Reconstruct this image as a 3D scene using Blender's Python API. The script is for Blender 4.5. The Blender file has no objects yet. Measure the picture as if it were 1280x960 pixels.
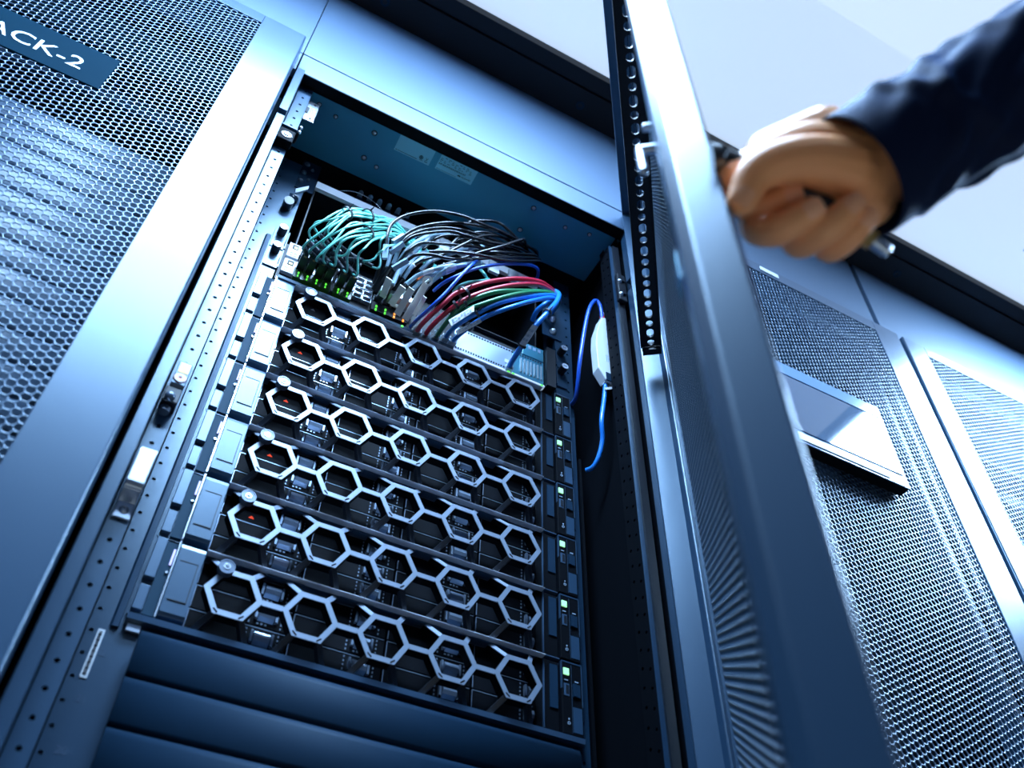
import bpy, bmesh, math, random
import numpy as np
from mathutils import Matrix, Vector

random.seed(7)
S = bpy.context.scene
COL = S.collection

# ------------------------------------------------------------------ camera
cam_data = bpy.data.cameras.new('camera')
cam = bpy.data.objects.new('camera', cam_data)
COL.objects.link(cam)
CR = ((0.880803, -0.36084, -0.306562), (-0.473142, -0.646217, -0.598782), (0.017959, 0.672457, -0.739918))
CP = (-0.01806, -0.79248, 0.61765)
m = Matrix.Identity(4)
for i in range(3):
    for j in range(3):
        m[i][j] = CR[i][j]
    m[i][3] = CP[i]
cam.matrix_world = m
cam_data.sensor_fit = 'HORIZONTAL'
cam_data.sensor_width = 36.0
cam_data.lens = 31.73
cam_data.clip_start = 0.02
cam_data.dof.use_dof = True
cam_data.dof.focus_distance = 1.18
cam_data.dof.aperture_fstop = 5.0
S.camera = cam

# ------------------------------------------------------------------ world, exposure
w = bpy.data.worlds.new('world')
S.world = w
w.use_nodes = True
w.node_tree.nodes['Background'].inputs[0].default_value = (0.10, 0.30, 0.62, 1)
w.node_tree.nodes['Background'].inputs[1].default_value = 0.05
S.view_settings.view_transform = 'Standard'
S.view_settings.look = 'None'
S.view_settings.exposure = 0.0
S.view_settings.gamma = 1.0
S.view_settings.use_curve_mapping = False

LAMP_COLOR = (0.42, 0.665, 1.0)
LAMP_POWER = (70.0, 106.0, 30.0)   # two ceiling lamps, then the added fill lamp, watts
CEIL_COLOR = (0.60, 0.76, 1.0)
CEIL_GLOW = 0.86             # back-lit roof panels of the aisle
DAT={'acab1': [(0.4922, 0.01, 1.612), (0.4852, -0.02, 1.6034), (0.4761, -0.05, 1.6501), (0.4818, -0.06, 1.7196), (0.4902, -0.065, 1.7703), (0.5023, -0.065, 1.7972), (0.511, -0.065, 1.7899), (0.5168, -0.06, 1.7614)],
 'acab2': [(0.5124, -0.06, 1.6097), (0.5068, -0.06, 1.5688), (0.4999, -0.06, 1.5242), (0.5056, -0.05, 1.4963), (0.5037, -0.04, 1.4702), (0.5002, -0.03, 1.4588), (0.496, -0.02, 1.4589)],
 'adapter': [(0.515, -0.06, 1.7561), (0.5121, -0.06, 1.606), (0.4902, -0.06, 1.6855), (0.4911, -0.06, 1.6248), (0.5334, -0.06, 1.6818)],
 'black': [[(0.1436, -0.08, 1.6778), (0.1408, -0.085, 1.6956), (0.144, -0.09, 1.7223), (0.1641, -0.095, 1.753), (0.2, -0.1, 1.7825), (0.2434, -0.1, 1.8039), (0.2766, -0.1, 1.8062), (0.3177, -0.09, 1.8276),
            (0.366, -0.07, 1.8578), (0.3996, -0.05, 1.8843), (0.4194, -0.02, 1.9123), (0.4182, 0.01, 1.9177)],
           [(0.1653, -0.08, 1.7175), (0.1775, -0.085, 1.7369), (0.1972, -0.09, 1.7572), (0.2268, -0.09, 1.7861), (0.2584, -0.09, 1.8061), (0.2963, -0.085, 1.8291), (0.3306, -0.08, 1.8423), (0.3714, -0.06, 1.8619),
            (0.4079, -0.03, 1.9004), (0.4187, 0.0, 1.9145)],
           [(0.1674, -0.08, 1.699), (0.1778, -0.09, 1.7126), (0.2042, -0.095, 1.7354), (0.2297, -0.1, 1.7498), (0.2564, -0.1, 1.7577), (0.2934, -0.095, 1.7755), (0.342, -0.08, 1.8185), (0.3853, -0.05, 1.8718),
            (0.422, -0.01, 1.9179)],
           [(0.1754, -0.09, 1.6508), (0.1839, -0.1, 1.6567), (0.2037, -0.105, 1.6644), (0.2284, -0.105, 1.6728), (0.2669, -0.1, 1.7045), (0.3145, -0.085, 1.7613), (0.3636, -0.06, 1.8219), (0.4135, -0.02, 1.8903)],
           [(0.2003, -0.1, 1.6758), (0.2299, -0.11, 1.6841), (0.2691, -0.11, 1.7046), (0.3052, -0.105, 1.7252), (0.348, -0.09, 1.7686), (0.4024, -0.06, 1.845), (0.421, -0.03, 1.8829), (0.4183, 0.01, 1.9043)],
           [(0.2455, -0.09, 1.7002), (0.2596, -0.1, 1.705), (0.2735, -0.11, 1.7136), (0.3044, -0.115, 1.745), (0.342, -0.11, 1.7976), (0.358, -0.09, 1.8319), (0.377, -0.06, 1.8659), (0.4105, -0.02, 1.9061)],
           [(0.2457, -0.06, 1.7767), (0.2516, -0.065, 1.7847), (0.2639, -0.07, 1.7934), (0.2945, -0.07, 1.8054), (0.3361, -0.06, 1.832), (0.3823, -0.04, 1.8737), (0.4191, -0.01, 1.9203)],
           [(0.266, -0.07, 1.8442), (0.2842, -0.075, 1.8565), (0.3159, -0.075, 1.8756), (0.3435, -0.07, 1.8721), (0.3685, -0.06, 1.873), (0.4138, -0.03, 1.9205), (0.4246, 0.0, 1.937)],
           [(0.2409, -0.07, 1.7601), (0.2519, -0.075, 1.784), (0.2737, -0.08, 1.8061), (0.299, -0.08, 1.8251), (0.3359, -0.07, 1.8466), (0.3879, -0.04, 1.8911), (0.4191, -0.01, 1.9249)],
           [(0.2816, -0.08, 1.7544), (0.2989, -0.085, 1.7651), (0.3242, -0.085, 1.7825), (0.3582, -0.07, 1.8221), (0.3996, -0.05, 1.8732), (0.4223, -0.02, 1.9054)],
           [(0.2033, -0.06, 1.7359), (0.2176, -0.065, 1.7679), (0.2388, -0.07, 1.7872), (0.2638, -0.07, 1.7954), (0.3047, -0.06, 1.8093), (0.3413, -0.05, 1.8359), (0.3988, -0.02, 1.9023)],
           [(0.1631, -0.07, 1.6938), (0.1701, -0.08, 1.7164), (0.191, -0.085, 1.7451), (0.2226, -0.085, 1.7752), (0.2566, -0.085, 1.7927), (0.2945, -0.08, 1.8089), (0.3387, -0.065, 1.8401), (0.3963, -0.03, 1.8921)],
           [(0.1929, -0.07, 1.6774), (0.2023, -0.085, 1.678), (0.2262, -0.09, 1.7017), (0.2503, -0.095, 1.7359), (0.2779, -0.095, 1.7784), (0.3126, -0.085, 1.8199), (0.3574, -0.06, 1.8648), (0.405, -0.03, 1.9028)],
           [(0.2211, -0.08, 1.6771), (0.2392, -0.09, 1.6883), (0.262, -0.095, 1.7055), (0.2901, -0.095, 1.7332), (0.3246, -0.085, 1.7685), (0.3637, -0.07, 1.8155), (0.4124, -0.04, 1.8841), (0.431, -0.01, 1.9105)],
           [(0.1677, -0.05, 1.6702), (0.1746, -0.06, 1.6923), (0.1804, -0.07, 1.7063), (0.1949, -0.075, 1.7277), (0.22, -0.075, 1.7442), (0.2484, -0.075, 1.761), (0.2798, -0.07, 1.7864), (0.3258, -0.06, 1.816),
            (0.3739, -0.04, 1.8634)]],
 'blue': [[(0.2727, 0.0, 1.6247), (0.2691, -0.03, 1.6109), (0.2716, -0.06, 1.6016), (0.2847, -0.09, 1.5997), (0.3087, -0.105, 1.6199), (0.3415, -0.105, 1.6539), (0.3872, -0.09, 1.7078), (0.4261, -0.065, 1.7606),
           (0.4542, -0.03, 1.7995), (0.4501, -0.0, 1.7948)],
          [(0.2847, 0.0, 1.6249), (0.283, -0.025, 1.6145), (0.2878, -0.06, 1.6048), (0.3007, -0.09, 1.604), (0.3322, -0.105, 1.628), (0.3688, -0.1, 1.6713), (0.4145, -0.075, 1.7367), (0.4437, -0.04, 1.7773),
           (0.4415, 0.0, 1.7855)],
          [(0.3776, 0.0, 1.6175), (0.3756, -0.02, 1.6192), (0.3767, -0.05, 1.6262), (0.3827, -0.075, 1.6443), (0.4001, -0.085, 1.6794), (0.4193, -0.08, 1.7233), (0.43, -0.07, 1.7612), (0.4327, -0.05, 1.7945),
           (0.4362, -0.02, 1.82)],
          [(0.4163, -0.01, 1.7548), (0.4133, -0.03, 1.7538), (0.4212, -0.045, 1.7611), (0.4383, -0.04, 1.7858), (0.4565, -0.02, 1.8332)]],
 'camaxes': [(0.8808, -0.47314, 0.01796), (0.36084, 0.64622, -0.67246), (0.30656, 0.59878, 0.73992)],
 'fibre': [[(0.0408, -0.05, 1.6399), (0.0587, -0.075, 1.6625), (0.0791, -0.085, 1.7026), (0.1034, -0.08, 1.7288), (0.1542, -0.06, 1.7624), (0.1909, -0.03, 1.7894), (0.2368, -0.005, 1.8068)],
           [(0.0503, -0.045, 1.6413), (0.0648, -0.075, 1.6486), (0.0822, -0.085, 1.6952), (0.1081, -0.08, 1.7225), (0.1512, -0.06, 1.7704), (0.1879, -0.03, 1.7977), (0.2339, -0.005, 1.8152)],
           [(0.0617, -0.05, 1.6236), (0.0746, -0.075, 1.6437), (0.0878, -0.085, 1.6835), (0.1142, -0.08, 1.7074), (0.1506, -0.06, 1.7596), (0.187, -0.03, 1.7866), (0.2328, -0.005, 1.8039)],
           [(0.0723, -0.05, 1.6237), (0.0691, -0.07, 1.6252), (0.087, -0.085, 1.6547), (0.1095, -0.08, 1.6878), (0.1563, -0.06, 1.7538), (0.1929, -0.03, 1.7806), (0.2388, -0.005, 1.7978)],
           [(0.0428, -0.06, 1.6524), (0.0531, -0.08, 1.6733), (0.0758, -0.085, 1.7114), (0.0995, -0.08, 1.7291), (0.138, -0.06, 1.7637), (0.174, -0.03, 1.7908), (0.2193, -0.005, 1.8082)],
           [(0.046, -0.06, 1.6735), (0.0611, -0.08, 1.6794), (0.0817, -0.085, 1.6981), (0.1155, -0.08, 1.7249), (0.1461, -0.06, 1.7631), (0.1824, -0.03, 1.7901), (0.2281, -0.005, 1.8075)],
           [(0.0857, -0.05, 1.6242), (0.0817, -0.07, 1.6343), (0.0883, -0.085, 1.6465), (0.1141, -0.08, 1.6818), (0.1511, -0.06, 1.7398), (0.1872, -0.03, 1.7663), (0.2326, -0.005, 1.7832)],
           [(0.0836, -0.06, 1.6457), (0.0833, -0.075, 1.6562), (0.0937, -0.085, 1.6691), (0.1184, -0.08, 1.7042), (0.1576, -0.06, 1.7514), (0.1942, -0.03, 1.7781), (0.2401, -0.005, 1.7952)],
           [(0.104, -0.05, 1.6223), (0.0968, -0.075, 1.6238), (0.1006, -0.085, 1.6373), (0.1204, -0.08, 1.677), (0.1631, -0.06, 1.7388), (0.1998, -0.03, 1.7652), (0.2456, -0.005, 1.782)],
           [(0.1184, -0.05, 1.6234), (0.1114, -0.07, 1.6407), (0.1144, -0.085, 1.6414), (0.1289, -0.08, 1.6833), (0.169, -0.06, 1.7399), (0.2059, -0.03, 1.7662), (0.252, -0.005, 1.7831)],
           [(0.0631, -0.06, 1.6491), (0.0766, -0.08, 1.663), (0.0903, -0.085, 1.6791), (0.1167, -0.08, 1.716), (0.1486, -0.06, 1.7753), (0.1852, -0.03, 1.8027), (0.2312, -0.005, 1.8203)],
           [(0.0649, -0.07, 1.6585), (0.075, -0.085, 1.6832), (0.0874, -0.085, 1.7091), (0.1198, -0.08, 1.7349), (0.1408, -0.06, 1.7728), (0.1771, -0.03, 1.8001), (0.2227, -0.005, 1.8177)],
           [(0.0919, -0.06, 1.6396), (0.0981, -0.075, 1.6548), (0.1045, -0.085, 1.6585), (0.1312, -0.08, 1.6945), (0.1642, -0.06, 1.7463), (0.2011, -0.03, 1.7729), (0.2471, -0.005, 1.7899)],
           [(0.0599, -0.07, 1.6766), (0.0721, -0.085, 1.7003), (0.0806, -0.085, 1.7163), (0.1023, -0.08, 1.7363), (0.134, -0.06, 1.764), (0.1698, -0.03, 1.7911), (0.215, -0.005, 1.8086)],
           [(0.1283, -0.06, 1.6534), (0.1374, -0.07, 1.6653), (0.1385, -0.085, 1.6527), (0.1467, -0.08, 1.6775), (0.1748, -0.06, 1.7244), (0.2117, -0.03, 1.7503), (0.2577, -0.005, 1.7668)],
           [(0.1469, -0.04, 1.6733), (0.1427, -0.05, 1.7014), (0.1338, -0.085, 1.6739), (0.1433, -0.08, 1.7036), (0.1716, -0.06, 1.7351), (0.2085, -0.03, 1.7614), (0.2546, -0.005, 1.7781)]],
 'flag': [[(0.2444, -0.09, 1.5599), (0.275, -0.1, 1.6007), (0.277, -0.098, 1.5909), (0.2502, -0.088, 1.5535)], [(0.2643, -0.07, 1.5708), (0.2853, -0.1, 1.5773), (0.2892, -0.098, 1.5754), (0.2679, -0.068, 1.5667)],
          [(0.3747, -0.085, 1.6361), (0.3852, -0.083, 1.6388), (0.3768, -0.06, 1.6151), (0.3666, -0.062, 1.6128)]],
 'green': [[(0.2594, 0.0, 1.6254), (0.2554, -0.03, 1.6061), (0.2556, -0.065, 1.598), (0.2657, -0.09, 1.6096), (0.2896, -0.105, 1.6283), (0.3148, -0.11, 1.6469), (0.3562, -0.1, 1.6861), (0.401, -0.08, 1.7374),
            (0.4305, -0.06, 1.7693), (0.4527, -0.03, 1.7945), (0.4502, 0.0, 1.8029)],
           [(0.2615, -0.05, 1.6149), (0.2664, -0.08, 1.6029), (0.2839, -0.1, 1.6064), (0.3152, -0.11, 1.6328), (0.3535, -0.105, 1.6744), (0.4036, -0.08, 1.736), (0.4379, -0.05, 1.7779), (0.456, -0.01, 1.8074)]],
 'grey': [[(0.1508, -0.05, 1.711), (0.148, -0.06, 1.7269), (0.1472, -0.065, 1.7535), (0.1547, -0.06, 1.7786)], [(0.1659, -0.05, 1.6839), (0.1671, -0.06, 1.7059), (0.1673, -0.075, 1.7191), (0.1781, -0.07, 1.7479)],
          [(0.1788, -0.05, 1.6742), (0.1833, -0.06, 1.6984), (0.195, -0.07, 1.7247), (0.2128, -0.07, 1.7678), (0.2431, -0.05, 1.8218)],
          [(0.1727, -0.045, 1.6472), (0.1762, -0.055, 1.6773), (0.1861, -0.065, 1.717), (0.2007, -0.065, 1.7393), (0.2189, -0.06, 1.7796)],
          [(0.1905, -0.05, 1.6531), (0.2012, -0.065, 1.6637), (0.2172, -0.08, 1.6689), (0.2352, -0.09, 1.678), (0.2685, -0.08, 1.7215)],
          [(0.222, -0.06, 1.6657), (0.2293, -0.08, 1.6644), (0.2425, -0.09, 1.6757), (0.2647, -0.09, 1.7023), (0.2944, -0.07, 1.7523)],
          [(0.2247, -0.06, 1.6748), (0.2292, -0.085, 1.6654), (0.2381, -0.095, 1.6701), (0.2561, -0.1, 1.6837), (0.2875, -0.08, 1.7387)],
          [(0.1774, -0.05, 1.666), (0.1827, -0.06, 1.6829), (0.1939, -0.06, 1.7098), (0.2097, -0.055, 1.7431)], [(0.1607, -0.04, 1.6853), (0.1616, -0.05, 1.7188), (0.1718, -0.06, 1.7366), (0.1885, -0.06, 1.7611)],
          [(0.1737, -0.045, 1.6956), (0.1787, -0.055, 1.7169), (0.1882, -0.06, 1.7408), (0.2084, -0.055, 1.7827)], [(0.186, -0.045, 1.6706), (0.1918, -0.06, 1.6856), (0.2058, -0.065, 1.7118), (0.231, -0.06, 1.7559)],
          [(0.2039, -0.045, 1.6572), (0.2106, -0.065, 1.6628), (0.226, -0.075, 1.6756), (0.2438, -0.08, 1.6909)], [(0.2069, -0.05, 1.6973), (0.2194, -0.06, 1.7201), (0.2416, -0.065, 1.7491), (0.2744, -0.06, 1.7874)],
          [(0.2249, -0.05, 1.7368), (0.2437, -0.06, 1.7531), (0.2695, -0.06, 1.7838), (0.3035, -0.05, 1.83)]],
 'hand': {'back': [(0.2616, -0.6509, 1.1238), (0.2334, -0.631, 1.1113)],
          'index': [(0.2326, -0.6265, 1.1093), (0.2124, -0.6147, 1.0878), (0.2274, -0.6123, 1.0743), (0.2423, -0.627, 1.0773)],
          'middle': [(0.2506, -0.6228, 1.1056), (0.2344, -0.606, 1.0716), (0.2389, -0.6153, 1.0557), (0.2486, -0.6316, 1.0595)],
          'palm': [[(0.2835, -0.6512, 1.1041), (0.2326, -0.6265, 1.1093)], [(0.285, -0.6485, 1.1013), (0.2514, -0.6214, 1.1042)], [(0.2878, -0.6456, 1.0978), (0.2711, -0.619, 1.0994)],
                   [(0.2923, -0.6419, 1.093), (0.2881, -0.6192, 1.0925)]],
          'pinky': [(0.2881, -0.6192, 1.0925), (0.2773, -0.6162, 1.0648), (0.2777, -0.6278, 1.0579), (0.2815, -0.6415, 1.062)],
          'ring': [(0.2711, -0.619, 1.0994), (0.2592, -0.6107, 1.0652), (0.2616, -0.6271, 1.0558), (0.2689, -0.643, 1.063)],
          'thumb': [(0.2661, -0.6518, 1.0902), (0.2352, -0.646, 1.0821), (0.2145, -0.6325, 1.0716), (0.2092, -0.6197, 1.0554)],
          'web': [(0.2726, -0.6542, 1.1002), (0.2484, -0.6471, 1.1045), (0.2251, -0.633, 1.0947)],
          'wrist': [(0.317, -0.6708, 1.1304), (0.2843, -0.6499, 1.1027), (0.2746, -0.6452, 1.0976)]},
 'lever': [(0.2058, -0.6183, 1.0989), (0.2628, -0.6314, 1.0805), (0.3065, -0.6323, 1.0577), (0.2951, -0.6304, 1.0636)],
 'nails': [(0.2027, -0.6233, 1.0475), (0.2424, -0.6341, 1.0506), (0.2643, -0.6471, 1.0561), (0.2766, -0.6454, 1.0563), (0.2363, -0.63, 1.0687)],
 'ptab': [[[(0.1624, -0.06, 1.6351), (0.1678, -0.02, 1.6424)]], [[(0.1836, -0.06, 1.6303), (0.1823, -0.02, 1.6341)]], [[(0.1949, -0.065, 1.6274), (0.193, -0.02, 1.6178)]],
          [[(0.2112, -0.075, 1.6379), (0.2058, -0.02, 1.6144)]], [[(0.2151, -0.06, 1.6291), (0.2173, -0.02, 1.633)]]],
 'red': [[(0.2297, 0.0, 1.6146), (0.225, -0.03, 1.5977), (0.2269, -0.06, 1.5891), (0.2389, -0.08, 1.604), (0.2509, -0.09, 1.6241), (0.2816, -0.1, 1.6536), (0.3093, -0.1, 1.6813), (0.3434, -0.1, 1.7081),
          (0.3906, -0.08, 1.7565), (0.4266, -0.06, 1.7807), (0.4545, -0.03, 1.8119), (0.4592, 0.0, 1.8249)],
         [(0.2437, 0.0, 1.6161), (0.2386, -0.03, 1.5993), (0.2422, -0.06, 1.5952), (0.2547, -0.085, 1.605), (0.2717, -0.1, 1.619), (0.3029, -0.105, 1.6511), (0.341, -0.105, 1.6862), (0.3848, -0.09, 1.7316),
          (0.4265, -0.06, 1.7739), (0.4558, -0.03, 1.8046), (0.4591, 0.0, 1.8166)]],
 'royal': [[(0.2282, -0.06, 1.65), (0.2351, -0.08, 1.6503), (0.2506, -0.095, 1.6604), (0.275, -0.1, 1.6876), (0.3032, -0.1, 1.7159), (0.3404, -0.09, 1.7572), (0.3801, -0.07, 1.8062), (0.4037, -0.05, 1.8351),
            (0.4192, -0.02, 1.8593), (0.4188, -0.0, 1.8661)],
           [(0.2195, -0.005, 1.6234), (0.2188, -0.04, 1.603), (0.2259, -0.075, 1.5981), (0.2375, -0.09, 1.6188), (0.2471, -0.1, 1.6412), (0.2592, -0.105, 1.6703), (0.2708, -0.1, 1.6996), (0.2873, -0.08, 1.7425)]],
 'sleeve': [((0.2778, -0.6486, 1.0949), 0.0405), ((0.2912, -0.6636, 1.1056), 0.04), ((0.3075, -0.6805, 1.1179), 0.0395), ((0.3276, -0.7021, 1.1324), 0.0395), ((0.3526, -0.7305, 1.1505), 0.0405),
            ((0.3783, -0.76, 1.1704), 0.043), ((0.413, -0.7967, 1.1993), 0.047), ((0.4658, -0.8507, 1.2346), 0.06), ((0.521, -0.9157, 1.2778), 0.065)],
 'tab': [[(0.1666, -0.02, 1.6899), (0.1791, -0.02, 1.6922), (0.1763, -0.01, 1.6626), (0.1649, -0.01, 1.6611)], [(0.188, -0.02, 1.6765), (0.2015, -0.02, 1.6794), (0.1939, -0.01, 1.6471), (0.1833, -0.01, 1.6463)]],
 'teal': [[(0.2587, -0.06, 1.6683), (0.2601, -0.075, 1.664), (0.2713, -0.08, 1.6746), (0.2899, -0.08, 1.6907), (0.3131, -0.06, 1.7345)], [(0.297, -0.06, 1.7509), (0.3015, -0.065, 1.7361), (0.3092, -0.06, 1.7358)]]}
# ------------------------------------------------------------------ materials
def mat(name, base, rough=0.45, metal=0.0, spec=0.5, bump=0.0, bscale=900.0, emit=None, estr=0.0, vary=0.0, trans=0.0, sss=0.0, coat=0.0, ior=1.5, tint=None):
    mt = bpy.data.materials.new(name)
    mt.use_nodes = True
    nt = mt.node_tree
    b = nt.nodes['Principled BSDF']
    b.inputs['Base Color'].default_value = (*base, 1)
    b.inputs['Roughness'].default_value = rough
    b.inputs['Metallic'].default_value = metal
    b.inputs['IOR'].default_value = ior
    if tint: b.inputs['Specular Tint'].default_value = (*tint, 1)
    b.inputs['Specular IOR Level'].default_value = spec
    if coat:
        b.inputs['Coat Weight'].default_value = coat
        b.inputs['Coat Roughness'].default_value = 0.08
    if trans:
        b.inputs['Transmission Weight'].default_value = trans
    if sss:
        b.inputs['Subsurface Weight'].default_value = sss
        b.inputs['Subsurface Radius'].default_value = (0.012, 0.004, 0.002)
        b.inputs['Subsurface Scale'].default_value = 0.6
    if emit:
        b.inputs['Emission Color'].default_value = (*emit, 1)
        b.inputs['Emission Strength'].default_value = estr
    if bump or vary:
        tc = nt.nodes.new('ShaderNodeTexCoord')
        nz = nt.nodes.new('ShaderNodeTexNoise')
        nz.inputs['Scale'].default_value = bscale
        nz.inputs['Detail'].default_value = 3
        nt.links.new(tc.outputs['Object'], nz.inputs['Vector'])
        if bump:
            bp = nt.nodes.new('ShaderNodeBump')
            bp.inputs['Strength'].default_value = bump
            bp.inputs['Distance'].default_value = 0.0006
            nt.links.new(nz.outputs['Fac'], bp.inputs['Height'])
            nt.links.new(bp.outputs['Normal'], b.inputs['Normal'])
        if vary:
            n2 = nt.nodes.new('ShaderNodeTexNoise')
            n2.inputs['Scale'].default_value = bscale * 0.05
            n2.inputs['Detail'].default_value = 5
            nt.links.new(tc.outputs['Object'], n2.inputs['Vector'])
            mr = nt.nodes.new('ShaderNodeMapRange')
            mr.inputs['To Min'].default_value = rough - vary
            mr.inputs['To Max'].default_value = rough + vary
            nt.links.new(n2.outputs['Fac'], mr.inputs['Value'])
            nt.links.new(mr.outputs['Result'], b.inputs['Roughness'])
    return mt

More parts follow.
